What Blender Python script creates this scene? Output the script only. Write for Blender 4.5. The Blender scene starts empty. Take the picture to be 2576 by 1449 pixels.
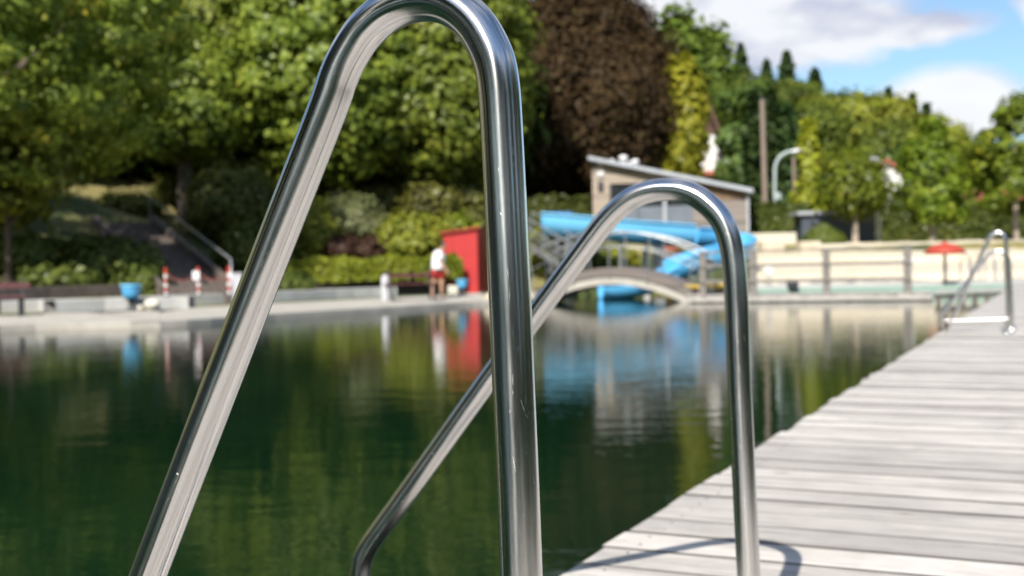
import bpy, bmesh, math, random
import numpy as np
from mathutils import Vector, Matrix
R = math.radians
scene = bpy.context.scene
C = scene.collection

# ------------------------------------------------------------------ camera, sky, sun, exposure
HC = 1.05                       # eye height above the water
FPX, VH, ROLL = 2900.0, 672.0, .02
cam_d = bpy.data.cameras.new('camera'); cam = bpy.data.objects.new('camera', cam_d); C.objects.link(cam)
cam_d.sensor_width = 36; cam_d.lens = 36 * FPX / 2576
cam_d.clip_start = .05; cam_d.clip_end = 3000
PITCH = math.atan2(724.5 - VH, FPX)
cam.matrix_world = Matrix.Translation((0, 0, HC)) @ Matrix.Rotation(-PITCH, 4, 'X') @ Matrix.Rotation(ROLL, 4, 'Y') @ Matrix.Rotation(R(90), 4, 'X')
cam_d.dof.use_dof = True; cam_d.dof.focus_distance = 1.20; cam_d.dof.aperture_fstop = 5.7
cam_d.dof.aperture_blades = 7
scene.camera = cam

SUN_AZ, SUN_EL = R(19.9 + 180), R(41)     # direction towards the sun, azimuth clockwise from +Y
w = bpy.data.worlds.new("World"); scene.world = w; w.use_nodes = True
scene.view_settings.view_transform = 'Standard'; scene.view_settings.look = 'None'
scene.view_settings.exposure = 0.68; scene.view_settings.gamma = 1
nt = w.node_tree; nt.nodes.clear()


class NB:
    """tiny node helper"""
    def __init__(s, tree): s.t = tree
    def n(s, kind, **kw):
        nd = s.t.nodes.new(kind)
        for k, v in kw.items(): setattr(nd, k, v)
        return nd
    def l(s, a, b): s.t.links.new(a, b)
    def val(s, sock, v):
        if hasattr(v, 'is_output') or isinstance(v, bpy.types.NodeSocket): s.l(v, sock)
        else: sock.default_value = v
    def m(s, op, a, b=None, c=None, clamp=False):
        nd = s.n('ShaderNodeMath', operation=op); nd.use_clamp = clamp
        s.val(nd.inputs[0], a)
        if b is not None: s.val(nd.inputs[1], b)
        if c is not None: s.val(nd.inputs[2], c)
        return nd.outputs[0]
    def mix(s, f, a, b, blend='MIX'):
        nd = s.n('ShaderNodeMix', data_type='RGBA', blend_type=blend)
        s.val(nd.inputs[0], f); s.val(nd.inputs[6], a); s.val(nd.inputs[7], b)
        return nd.outputs[2]
    def noise(s, vec, scale, detail=4, rough=.5, dist=0):
        nd = s.n('ShaderNodeTexNoise'); s.l(vec, nd.inputs['Vector'])
        nd.inputs['Scale'].default_value = scale; nd.inputs['Detail'].default_value = detail
        nd.inputs['Roughness'].default_value = rough; nd.inputs['Distortion'].default_value = dist
        return nd.outputs[0]
    def ramp(s, f, stops):
        nd = s.n('ShaderNodeValToRGB'); s.l(f, nd.inputs[0]); e = nd.color_ramp.elements
        while len(e) < len(stops): e.new(.5)
        for i, (p, c) in enumerate(stops):
            e[i].position = p; e[i].color = (*c, 1) if len(c) == 3 else c
        return nd.outputs[0]
    def mapr(s, f, a, b, c=0., d=1.):
        nd = s.n('ShaderNodeMapRange'); s.l(f, nd.inputs[0])
        for i, v in enumerate((a, b, c, d)): nd.inputs[i + 1].default_value = v
        return nd.outputs[0]
    def scalevec(s, vec, sc, rot=(0, 0, 0)):
        nd = s.n('ShaderNodeMapping'); s.l(vec, nd.inputs[0]); nd.inputs['Scale'].default_value = sc
        nd.inputs['Rotation'].default_value = rot
        return nd.outputs[0]


b = NB(nt)
sky = b.n('ShaderNodeTexSky', sky_type='NISHITA'); sky.sun_disc = False
sky.sun_elevation = SUN_EL; sky.sun_rotation = SUN_AZ
sky.air_density = 1.0; sky.dust_density = .6; sky.ozone_density = 1.5
tc = b.n('ShaderNodeTexCoord'); sep = b.n('ShaderNodeSeparateXYZ'); b.l(tc.outputs['Generated'], sep.inputs[0])
sx, sy, sz = sep.outputs
az = b.m('ARCTAN2', sx, sy); el = b.m('ARCSINE', sz)
warp = b.noise(tc.outputs['Generated'], 9, 6, .6)
warp2 = b.noise(tc.outputs['Generated'], 30, 5, .6)
dn = b.m('ADD', b.m('MULTIPLY', b.m('SUBTRACT', warp, .5), 2.2), b.m('MULTIPLY', b.m('SUBTRACT', warp2, .5), .9))


def cloud(a0, e0, ra, re, soft=.6):
    """soft-edged cumulus bank at azimuth a0, elevation e0 (radians)"""
    dx = b.m('DIVIDE', b.m('SUBTRACT', az, a0), ra); dy = b.m('DIVIDE', b.m('SUBTRACT', el, e0), re)
    r = b.m('SQRT', b.m('ADD', b.m('MULTIPLY', dx, dx), b.m('MULTIPLY', dy, dy)))
    return b.mapr(b.m('ADD', r, b.m('MULTIPLY', dn, soft)), 1.15, .75)


tot = None
for a0, e0, ra, re in ((.17, .215, .12, .06), (.255, .195, .10, .035), (.33, .185, .07, .016), (.05, .30, .2, .12), (.345, .262, .20, .022),
                       (.364, .122, .058, .034), (.455, .215, .045, .035), (-.35, .34, .3, .08),
                       (.24, .35, .22, .06)):
    c_ = cloud(a0, e0, ra, re, .22 if e0 == .122 else .6)
    if e0 == .122: low = c_
    tot = c_ if tot is None else b.m('MAXIMUM', tot, c_)
# broken cumulus over the rest of the sky
gen = b.noise(b.scalevec(tc.outputs['Generated'], (1, 1, 2.2)), 2.6, 7, .55)
gm = b.mapr(gen, .50, .60)
front = b.m('MULTIPLY', b.mapr(el, .34, .44), 1.0)
back = b.mapr(sy, .55, .2)
gm = b.m('MULTIPLY', gm, b.m('MAXIMUM', front, back))
tot = b.m('MAXIMUM', tot, gm)
shade = b.noise(b.scalevec(tc.outputs['Generated'], (1, 1, 2.5)), 11, 4, .5)
ccol = b.ramp(shade, [(.36, (3.5, 3.7, 4.7)), (.48, (4.7, 4.8, 5.4)), (.60, (6.2, 6.2, 6.35))])
ccol = b.mix(b.m('MULTIPLY', low, .85), ccol, (6.6, 6.6, 6.7, 1))
skyc = b.mix(1.0, sky.outputs[0], (.80, .92, 1.0, 1), 'MULTIPLY')
col = b.mix(b.m('MULTIPLY', tot, .93), skyc, ccol)
bg = b.n('ShaderNodeBackground'); b.l(col, bg.inputs[0]); bg.inputs[1].default_value = .097
out = b.n('ShaderNodeOutputWorld'); b.l(bg.outputs[0], out.inputs[0])

sd = bpy.data.lights.new('sun', 'SUN'); sd.energy = 4.6; sd.angle = R(.5); sd.color = (1, .95, .87)
sun = bpy.data.objects.new('sun', sd); C.objects.link(sun)
sdir = Vector((math.sin(SUN_AZ) * math.cos(SUN_EL), math.cos(SUN_AZ) * math.cos(SUN_EL), math.sin(SUN_EL)))
sun.rotation_euler = sdir.to_track_quat('Z', 'Y').to_euler()


# ------------------------------------------------------------------ survey helpers (picture column/row + distance -> place)
def ray(u, v):
    a, bb = u - 1288, v - 724.5
    cr, sr = math.cos(ROLL), math.sin(ROLL); x = a * cr - bb * sr; y = a * sr + bb * cr
    c, s = math.cos(PITCH), math.sin(PITCH); up = -y
    Y = FPX * c + up * s; Z = -FPX * s + up * c
    return (x / Y, Z / Y)
def at(u, v, Y): r = ray(u, v); return Vector((r[0] * Y, Y, HC + r[1] * Y))
def gz(u, v, z): r = ray(u, v); Y = (z - HC) / r[1]; return Vector((r[0] * Y, Y, z))


# ------------------------------------------------------------------ materials
MATS = {}; ANI = .25
def mat(name):
    m = bpy.data.materials.new(name); m.use_nodes = True; t = m.node_tree; t.nodes.clear()
    nb = NB(t); o = nb.n('ShaderNodeOutputMaterial'); p = nb.n('ShaderNodeBsdfPrincipled'); nb.l(p.outputs[0], o.inputs[0])
    MATS[name] = m
    return m, nb, p, o
def bump(nb, p, h, strength=.3, dist=.01):
    bn = nb.n('ShaderNodeBump'); bn.inputs['Strength'].default_value = strength; bn.inputs['Distance'].default_value = dist
    nb.l(h, bn.inputs['Height']); nb.l(bn.outputs[0], p.inputs['Normal'])
def simple(name, c1, c2=None, scale=6, rough=.7, bs=.15, bd=.01, metal=0, stretch=(1, 1, 1), detail=5):
    m, nb, p, o = mat(name); tcx = nb.n('ShaderNodeTexCoord')
    c2 = c2 or tuple(x * .75 for x in c1)
    v = nb.scalevec(tcx.outputs['Object'], stretch)
    n = nb.noise(v, scale, detail, .6)
    nb.l(nb.ramp(n, [(.32, c2), (.68, c1)]), p.inputs['Base Color'])
    p.inputs['Roughness'].default_value = rough; p.inputs['Metallic'].default_value = metal
    bump(nb, p, n, bs, bd)
    return m
def leafmat(name, c1, c2, c3=None, trans=.38, gl=.018):
    m = bpy.data.materials.new(name); m.use_nodes = True; t = m.node_tree; t.nodes.clear(); nb = NB(t)
    o = nb.n('ShaderNodeOutputMaterial'); at_ = nb.n('ShaderNodeAttribute', attribute_name='rnd')
    tcx = nb.n('ShaderNodeTexCoord'); oi = nb.n('ShaderNodeObjectInfo')
    n = nb.noise(tcx.outputs['Object'], .9, 3)
    f = nb.m('ADD', nb.m('MULTIPLY', at_.outputs['Fac'], .55), nb.m('MULTIPLY', nb.mapr(n, .3, .7), .45))
    stops = [(.15, c1), (.75, c2)]
    if c3: stops.append((.97, c3))
    cc = nb.ramp(f, stops)
    hv = nb.n('ShaderNodeHueSaturation'); nb.l(cc, hv.inputs['Color'])
    nb.l(nb.mapr(oi.outputs['Random'], 0, 1, .485, .515), hv.inputs['Hue'])
    nb.l(nb.mapr(oi.outputs['Random'], 0, 1, .8, 1.2), hv.inputs['Value'])
    d = nb.n('ShaderNodeBsdfDiffuse'); nb.l(hv.outputs[0], d.inputs[0])
    tr = nb.n('ShaderNodeBsdfTranslucent'); nb.l(hv.outputs[0], tr.inputs[0])
    mx = nb.n('ShaderNodeMixShader'); mx.inputs[0].default_value = trans; nb.l(d.outputs[0], mx.inputs[1]); nb.l(tr.outputs[0], mx.inputs[2])
    g = nb.n('ShaderNodeBsdfGlossy'); g.inputs['Roughness'].default_value = .45; g.inputs[0].default_value = (1, 1, 1, 1)
    m2 = nb.n('ShaderNodeMixShader'); m2.inputs[0].default_value = gl; nb.l(mx.outputs[0], m2.inputs[1]); nb.l(g.outputs[0], m2.inputs[2])
    nb.l(m2.outputs[0], o.inputs[0]); MATS[name] = m
    return m

# stainless steel, ground and polished along the tube
m, nb, p, o = mat('steel')
uv = nb.n('ShaderNodeUVMap'); uv.uv_map = 'uv'
grain = nb.noise(nb.scalevec(uv.outputs[0], (900, 26, 1)), 1, 4, .6)
grain2 = nb.noise(nb.scalevec(uv.outputs[0], (60, 900, 1)), 1, 3, .6)
sc = nb.n('ShaderNodeTexVoronoi', feature='DISTANCE_TO_EDGE'); nb.l(nb.scalevec(uv.outputs[0], (14, 9, 1), (0, 0, .5)), sc.inputs['Vector']); sc.inputs['Scale'].default_value = 1
cracks = nb.mapr(sc.outputs['Distance'], 0, .006, 1, 0)
blot = nb.noise(uv.outputs[0], 30, 4, .7)
scr = nb.m('MULTIPLY', cracks, nb.mapr(blot, .56, .62))
smud = nb.noise(nb.scalevec(uv.outputs[0], (20, 9, 1)), 1, 4, .6)
p.inputs['Metallic'].default_value = 1
streak = nb.noise(nb.scalevec(uv.outputs[0], (46, .9, 1)), 1, 5, .7)
nb.l(nb.mix(nb.mapr(streak, .35, .7, 0, .55), nb.ramp(smud, [(.3, (.72, .72, .725)), (.7, (.82, .81, .795))]), (.50, .475, .44, 1)), p.inputs['Base Color'])
tg_ = nb.n('ShaderNodeTangent', direction_type='UV_MAP'); tg_.uv_map = 'uv'; nb.l(tg_.outputs[0], p.inputs['Tangent'])
p.inputs['Anisotropic'].default_value = .9; p.inputs['Anisotropic Rotation'].default_value = ANI
nb.l(nb.m('ADD', nb.mapr(smud, .3, .7, .13, .19), nb.m('MULTIPLY', scr, .3)), p.inputs['Roughness'])
h = nb.m('ADD', nb.m('MULTIPLY', grain, .7), nb.m('ADD', nb.m('MULTIPLY', grain2, .5), nb.m('MULTIPLY', scr, -2.0)))
bump(nb, p, h, .07, .0005)
simple('galv', (.50, .51, .52), (.40, .41, .42), 8, .38, .05, metal=.8)
simple('weld_plate', (.6, .6, .62), None, 20, .3, .05, metal=1)

# weathered decking
m, nb, p, o = mat('deck_wood'); tcx = nb.n('ShaderNodeTexCoord')
at_ = nb.n('ShaderNodeAttribute', attribute_name='rnd')
cmb = nb.n('ShaderNodeCombineXYZ'); nb.l(nb.m('MULTIPLY', at_.outputs['Fac'], 77), cmb.inputs[2])
va = nb.n('ShaderNodeVectorMath', operation='ADD'); nb.l(tcx.outputs['Object'], va.inputs[0]); nb.l(cmb.outputs[0], va.inputs[1])
vv = nb.scalevec(va.outputs[0], (1.3, 24, 24)); g1 = nb.noise(vv, 1, 7, .72, .9)
g2 = nb.noise(nb.scalevec(va.outputs[0], (5, 120, 60)), 1, 4, .7)
st = nb.noise(va.outputs[0], 3.2, 5, .6)
base = nb.ramp(g1, [(.28, (.22, .19, .16)), (.42, (.51, .472, .43)), (.66, (.66, .62, .565))])
c_ = nb.mix(nb.mapr(g2, .62, .74), base, (.26, .25, .245, 1))
c_ = nb.mix(nb.mapr(st, .42, .72, 0, .5), c_, (.30, .28, .255, 1))
kn = nb.n('ShaderNodeTexVoronoi'); nb.l(nb.scalevec(va.outputs[0], (2.2, 5.5, 1)), kn.inputs['Vector']); kn.inputs['Scale'].default_value = 1
c_ = nb.mix(nb.mapr(kn.outputs['Distance'], .035, .085, .85, 0), c_, (.13, .10, .08, 1))
c_ = nb.mix(nb.mapr(nb.noise(nb.scalevec(va.outputs[0], (3, 90, 3)), 1, 3, .7), .60, .66, 0, .7), c_, (.15, .135, .12, 1))
hv = nb.n('ShaderNodeHueSaturation'); nb.l(c_, hv.inputs['Color']); nb.l(nb.mapr(at_.outputs['Fac'], 0, 1, .76, 1.14), hv.inputs['Value'])
nb.l(hv.outputs[0], p.inputs['Base Color']); p.inputs['Roughness'].default_value = .75
bump(nb, p, nb.m('SUBTRACT', nb.m('ADD', g1, nb.m('MULTIPLY', g2, .5)), nb.mapr(g2, .6, .8)), .7, .006)

simple('grey_wood', (.22, .20, .18), (.15, .14, .125), 5, .8, .4, stretch=(1, 1, 5))
simple('pale_wood', (.50, .47, .43), (.36, .34, .31), 5, .8, .4)
simple('dark_wood', (.17, .135, .115), (.10, .08, .07), 6, .8, .4)
simple('gap_wood', (.03, .026, .022), (.02, .017, .015), 9, .8, .2)
simple('brown_wood', (.25, .15, .085), (.15, .095, .06), 7, .8, .4)
simple('pole_wood', (.26, .20, .16), (.17, .13, .10), 6, .8, .4, stretch=(6, 6, .6))
simple('bark', (.15, .12, .09), (.07, .055, .04), 9, .9, .8, .03, stretch=(1, 1, .3))
simple('pale_bark', (.38, .32, .25), (.26, .21, .16), 9, .9, .5, .02, stretch=(1, 1, .3))
simple('concrete', (.46, .43, .38), (.34, .32, .28), 1.7, .85, .3)
simple('wall_concrete', (.50, .50, .48), (.38, .38, .36), 1.3, .85, .3, .02)
simple('stone', (.58, .50, .38), (.42, .36, .27), 2.4, .9, .6, .03)
simple('white_stone', (.70, .66, .56), (.5, .47, .38), 5, .9, .6, .03)
simple('sand', (.62, .54, .41), (.50, .43, .32), 1.1, .95, .4, .03)
simple('red_paint', (.47, .03, .03), (.39, .024, .024), 2.5, .5, .05)
simple('red_trim', (.42, .05, .025), (.33, .04, .02), 4, .6, .1)
simple('red_gloss', (.50, .035, .02), (.42, .03, .02), 4, .35, .03)
simple('white_paint', (.78, .78, .77), (.68, .68, .67), 3, .5, .05)
simple('pale_paint', (.50, .50, .53), (.42, .42, .45), 3, .6, .1)
simple('white_render', (.74, .73, .70), (.62, .61, .58), 1.2, .9, .15)
simple('yellow_paint', (.58, .40, .03), (.42, .29, .03), 4, .5, .1)
simple('blue_plastic', (.11, .43, .72), (.085, .37, .65), 1.6, .32, .04)
simple('pale_blue', (.16, .50, .76), (.13, .44, .70), 3, .35, .04)
simple('deep_blue', (.03, .13, .33), (.02, .1, .27), 3, .4, .05)
simple('dark_metal', (.045, .048, .055), (.03, .032, .037), 6, .4, .05)
simple('slate_panel', (.075, .088, .115), (.055, .066, .088), 1.5, .5, .05)
simple('grey_panel', (.16, .185, .22), (.12, .14, .17), 2, .5, .05)
simple('roof_grey', (.42, .44, .47), (.34, .36, .39), 2, .45, .08)
simple('tile_red', (.40, .13, .07), (.30, .09, .05), 3, .8, .4)
simple('shingle', (.13, .06, .04), (.08, .04, .03), 3, .8, .4)
simple('teal', (.27, .38, .31), (.22, .33, .27), 2, .6, .05)
simple('lamp_metal', (.40, .46, .44), (.32, .37, .36), 4, .45, .05)
simple('soil', (.10, .075, .05), (.06, .045, .03), 2, .95, .6, .04)
simple('maroon', (.12, .035, .04), (.08, .025, .03), 5, .55, .1)
simple('skin', (.55, .32, .21), (.50, .28, .18), 12, .5, .03)
simple('shirt', (.82, .82, .82), (.74, .74, .75), 9, .85, .2)
simple('shorts', (.52, .03, .025), (.42, .02, .02), 9, .8, .2)
simple('hair', (.03, .02, .015), (.02, .014, .01), 60, .6, .4)
simple('shoe', (.6, .6, .6), (.45, .45, .45), 20, .6, .1)
m, nb, p, o = mat('dark_glass'); tcx = nb.n('ShaderNodeTexCoord')
nb.l(nb.ramp(nb.noise(tcx.outputs['Object'], 1.2, 2), [(.4, (.01, .012, .015)), (.6, (.03, .034, .04))]), p.inputs['Base Color']); p.inputs['Roughness'].default_value = .12

# boards: horizontal cladding
def boardmat(name, c1, c2, pitch, axis=2):
    m, nb, p, o = mat(name); tcx = nb.n('ShaderNodeTexCoord'); sp = nb.n('ShaderNodeSeparateXYZ'); nb.l(tcx.outputs['Object'], sp.inputs[0])
    z = nb.m('DIVIDE', sp.outputs[axis], pitch); fr = nb.m('FRACT', z); fl = nb.m('FLOOR', z)
    wn = nb.n('ShaderNodeTexWhiteNoise', noise_dimensions='1D'); nb.l(fl, wn.inputs['W'])
    n = nb.noise(nb.scalevec(tcx.outputs['Object'], (.8, .8, 9) if axis == 2 else (9, 9, .8)), 1.5, 5, .6)
    f = nb.m('ADD', nb.m('MULTIPLY', wn.outputs['Value'], .5), nb.m('MULTIPLY', n, .5))
    cc = nb.ramp(f, [(.25, c2), (.7, c1)])
    gap = nb.mapr(fr, .0, .08, 1, 0)
    cc = nb.mix(gap, cc, tuple(x * .35 for x in c2) + (1,)); nb.l(cc, p.inputs['Base Color']); p.inputs['Roughness'].default_value = .8
    bump(nb, p, nb.m('SUBTRACT', n, gap), .5, .01)
boardmat('cladding', (.40, .33, .26), (.26, .215, .17), .16)
boardmat('fascia_boards', (.20, .17, .15), (.13, .11, .10), .09)
boardmat('grey_cladding', (.26, .22, .19), (.15, .13, .115), .14)
boardmat('block_courses', (.62, .56, .44), (.46, .41, .32), .30)

# water: dark green pond water, nearly still
m, nb, p, o = mat('water'); tcx = nb.n('ShaderNodeTexCoord')
n0 = nb.noise(nb.scalevec(tcx.outputs['Object'], (.5, 1, 1)), 3.2, 4, .5)
n1 = nb.noise(nb.scalevec(tcx.outputs['Object'], (.6, 1.6, 1)), 14, 3, .5)
dirt = nb.noise(tcx.outputs['Object'], .25, 3)
nb.l(nb.ramp(dirt, [(.35, (.002, .014, .006)), (.7, (.004, .021, .008))]), p.inputs['Base Color'])
p.inputs['Roughness'].default_value = .025; p.inputs['IOR'].default_value = 1.38
bump(nb, p, nb.m('ADD', n0, nb.m('MULTIPLY', n1, .16)), .30, .014)

# ground: grass, dry patches, bare earth
m, nb, p, o = mat('ground'); tcx = nb.n('ShaderNodeTexCoord')
a1 = nb.noise(tcx.outputs['Object'], .22, 4); a2 = nb.noise(tcx.outputs['Object'], 3.5, 6, .7)
g = nb.ramp(a2, [(.3, (.025, .035, .010)), (.55, (.055, .075, .018)), (.75, (.10, .11, .03))])
g = nb.mix(nb.mapr(a1, .46, .6, 0, .8), g, (.30, .25, .09, 1))
nb.l(g, p.inputs['Base Color']); p.inputs['Roughness'].default_value = .95; bump(nb, p, a2, .8, .08)

leafmat('leaf_lime', (.11, .165, .022), (.29, .36, .045), (.45, .45, .07), .42)
leafmat('leaf_walnut', (.125, .17, .024), (.32, .37, .05), (.56, .42, .05), .42)
leafmat('leaf_dark', (.035, .065, .012), (.085, .13, .022))
leafmat('leaf_beech', (.028, .018, .010), (.072, .045, .022), (.10, .08, .028), .15, .004)
leafmat('leaf_spruce', (.022, .045, .016), (.062, .10, .026), None, .1)
leafmat('leaf_yellow', (.20, .22, .02), (.38, .38, .03), (.48, .45, .05))
leafmat('leaf_pale', (.14, .17, .06), (.28, .31, .13), (.40, .39, .22))
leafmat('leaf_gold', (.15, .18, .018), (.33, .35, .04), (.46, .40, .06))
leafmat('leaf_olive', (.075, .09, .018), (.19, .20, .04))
leafmat('leaf_hill', (.045, .075, .016), (.12, .17, .032), (.18, .20, .045))
leafmat('leaf_hill_light', (.09, .13, .02), (.19, .24, .035))
leafmat('leaf_young', (.08, .13, .012), (.22, .29, .022), (.34, .33, .03))
leafmat('leaf_lawn', (.20, .25, .02), (.36, .40, .04), (.44, .44, .06))
leafmat('leaf_rust', (.08, .045, .03), (.15, .085, .05))
leafmat('leaf_cover', (.07, .10, .018), (.15, .185, .035), (.22, .23, .05))
leafmat('leaf_reed', (.09, .14, .02), (.19, .24, .045))


# ------------------------------------------------------------------ mesh helpers
class MB:
    def __init__(s): s.v = []; s.f = []; s.uv = []; s.sm = []
    def add(s, vs, fs, uvs=None, smooth=False):
        o = len(s.v); s.v += [tuple(x) for x in vs]
        for i, f in enumerate(fs):
            s.f.append([o + k for k in f]); s.uv.append(uvs[i] if uvs else [(0, 0)] * len(f)); s.sm.append(smooth)
        return s
    def box(s, c, size, rz=0, M=None):
        sx, sy, sz = (x / 2 for x in size); c = Vector(c)
        vs = [Vector((x * sx, y * sy, z * sz)) for z in (-1, 1) for x, y in ((-1, -1), (1, -1), (1, 1), (-1, 1))]
        if M is not None: vs = [M @ q for q in vs]
        elif rz: rm = Matrix.Rotation(rz, 3, 'Z'); vs = [rm @ q for q in vs]
        return s.add([c + q for q in vs], [(3, 2, 1, 0), (4, 5, 6, 7), (0, 1, 5, 4), (1, 2, 6, 5), (2, 3, 7, 6), (3, 0, 4, 7)])
    def beam(s, a, bb, w_, h_):
        """rectangular bar from a to bb"""
        a, bb = Vector(a), Vector(bb); d = (bb - a); L = d.length; d.normalize()
        side = d.cross(Vector((0, 0, 1)))
        if side.length < 1e-4: side = Vector((1, 0, 0))
        side.normalize(); up = side.cross(d)
        vs = []
        for q in (a, bb):
            for i, j in ((-1, -1), (1, -1), (1, 1), (-1, 1)): vs.append(q + side * i * w_ / 2 + up * j * h_ / 2)
        return s.add(vs, [(3, 2, 1, 0), (4, 5, 6, 7), (0, 1, 5, 4), (1, 2, 6, 5), (2, 3, 7, 6), (3, 0, 4, 7)])
    def tube(s, pts, r, n=10, cap=True):
        pts = [Vector(q) for q in pts]; rs = r if isinstance(r, (list, tuple)) else [r] * len(pts)
        vs = []; L = 0; Ls = []; up = None
        for i, q in enumerate(pts):
            t = (pts[min(i + 1, len(pts) - 1)] - pts[max(i - 1, 0)]).normalized()
            if up is None:
                up = Vector((0, 0, 1)) if abs(t.z) < .9 else Vector((1, 0, 0))
            up = (up - t * up.dot(t)).normalized(); sd_ = t.cross(up)
            if i: L += (q - pts[i - 1]).length
            Ls.append(L)
            for k in range(n):
                a = 2 * math.pi * k / n; vs.append(q + (up * math.cos(a) + sd_ * math.sin(a)) * rs[i])
        fs = []; us = []
        for i in range(len(pts) - 1):
            for k in range(n):
                k2 = (k + 1) % n; fs.append((i * n + k, i * n + k2, (i + 1) * n + k2, (i + 1) * n + k))
                us.append([(k / n, Ls[i]), ((k + 1) / n, Ls[i]), ((k + 1) / n, Ls[i + 1]), (k / n, Ls[i + 1])])
        s.add(vs, fs, us, True)
        if cap:
            s.add(vs[:n], [tuple(range(n))[::-1]]); s.add(vs[-n:], [tuple(range(n))])
        return s
    def lathe(s, c, prof, n=20):
        """prof: list of (radius, z)"""
        c = Vector(c); vs = []
        for r, z in prof:
            for k in range(n): a = 2 * math.pi * k / n; vs.append(c + Vector((r * math.cos(a), r * math.sin(a), z)))
        fs = [(i * n + k, i * n + (k + 1) % n, (i + 1) * n + (k + 1) % n, (i + 1) * n + k) for i in range(len(prof) - 1) for k in range(n)]
        return s.add(vs, fs, None, True)
    def prism(s, poly, z0, z1):
        n = len(poly); z0 = z0 if isinstance(z0, list) else [z0] * n; z1 = z1 if isinstance(z1, list) else [z1] * n
        vs = [(q[0], q[1], z0[i]) for i, q in enumerate(poly)] + [(q[0], q[1], z1[i]) for i, q in enumerate(poly)]
        return s.add(vs, [tuple(range(n))[::-1], tuple(range(n, 2 * n))] + [(i, (i + 1) % n, n + (i + 1) % n, n + i) for i in range(n)])
    def build(s, name, m, parent=None, bevel=0, world=True, rnd=None):
        me = bpy.data.meshes.new(name)
        off = Vector(parent_world(parent)) if (parent is not None and world) else Vector((0, 0, 0))
        me.from_pydata([tuple(Vector(q) - off) for q in s.v], [], s.f); me.update()
        ul = me.uv_layers.new(name='uv'); i = 0
        flat = [c for u in s.uv for q in u for c in q]; ul.data.foreach_set('uv', flat)
        me.polygons.foreach_set('use_smooth', s.sm)
        if rnd is not None:
            a = me.attributes.new('rnd', 'FLOAT', 'POINT'); a.data.foreach_set('value', rnd)
        me.materials.append(MATS[m]); ob = bpy.data.objects.new(name, me); C.objects.link(ob)
        if parent is not None: ob.parent = parent
        if bevel:
            md = ob.modifiers.new('b', 'BEVEL'); md.width = bevel; md.segments = 2; md.limit_method = 'ANGLE'
        return ob
def parent_world(o):
    p_ = Vector(o.location)
    while o.parent: o = o.parent; p_ += o.location
    return p_
def tag(o, label, cat, group=None):
    o['label'] = label; o['category'] = cat
    if group: o['group'] = group
    return o
def thing(name, label, cat, loc=(0, 0, 0), rz=0, group=None):
    o = bpy.data.objects.new(name, None); C.objects.link(o); o.location = loc; o.rotation_euler = (0, 0, rz); o.empty_display_size = .2
    return tag(o, label, cat, group)
def struct(o, kind='structure'): o['kind'] = kind; return o
def copy_thing(o, loc, rz=0, label=None, sc=None, group=None):
    r = o.copy(); C.objects.link(r); r.location = loc; r.rotation_euler = (0, 0, rz)
    if sc is not None: r.scale = sc
    if label: r['label'] = label
    if group: r['group'] = group
    for ch in list(o.children):
        c = ch.copy(); C.objects.link(c); c.parent = r
        for g_ in ch.children: d = g_.copy(); C.objects.link(d); d.parent = c
    return r
def smooth_curve(pts, n=8):
    """Catmull-Rom through pts"""
    P = [Vector(q) for q in pts]; P = [2 * P[0] - P[1]] + P + [2 * P[-1] - P[-2]]; outp = []
    for i in range(1, len(P) - 2):
        for k in range(n):
            t = k / n; a, b_, c, d = P[i - 1:i + 3]
            outp.append(.5 * ((2 * b_) + (c - a) * t + (2 * a - 5 * b_ + 4 * c - d) * t * t + (3 * b_ - a - 3 * c + d) * t ** 3))
    outp.append(P[-2]); return outp


# ------------------------------------------------------------------ foliage
def leaves(name, m, pos, nrm, size, rng, parent=None, elong=1.5, svar=.35, droop=0.):
    """one mesh of many leaf-sized folded faces"""
    N = len(pos); off = np.array(parent_world(parent)) if parent is not None and False else 0
    nrm = nrm / (np.linalg.norm(nrm, axis=1, keepdims=True) + 1e-9)
    t = rng.normal(size=(N, 3)); t[:, 2] -= droop; t -= nrm * (t * nrm).sum(1, keepdims=True); t /= np.linalg.norm(t, axis=1, keepdims=True) + 1e-9
    s_ = np.cross(nrm, t); sz = size * (1 + svar * rng.normal(size=(N, 1))).clip(.4, 2.2)
    a = pos - t * sz * elong * .5; c = pos + t * sz * elong * .5 - nrm * sz * .12
    b1 = pos + s_ * sz * .5 + nrm * sz * .15; b2 = pos - s_ * sz * .5 + nrm * sz * .15
    V = np.stack([a, b1, c, b2], 1).reshape(-1, 3)
    me = bpy.data.meshes.new(name); me.vertices.add(4 * N); me.vertices.foreach_set('co', V.astype(np.float32).ravel())
    me.loops.add(4 * N); me.loops.foreach_set('vertex_index', np.arange(4 * N, dtype=np.int32))
    me.polygons.add(N); me.polygons.foreach_set('loop_start', np.arange(0, 4 * N, 4, dtype=np.int32))
    me.polygons.foreach_set('loop_total', np.full(N, 4, dtype=np.int32)); me.update(calc_edges=True)
    at_ = me.attributes.new('rnd', 'FLOAT', 'POINT'); at_.data.foreach_set('value', np.repeat(rng.random(N), 4).astype(np.float32))
    me.materials.append(MATS[m]); ob = bpy.data.objects.new(name, me); C.objects.link(ob)
    if parent is not None: ob.parent = parent
    return ob

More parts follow.
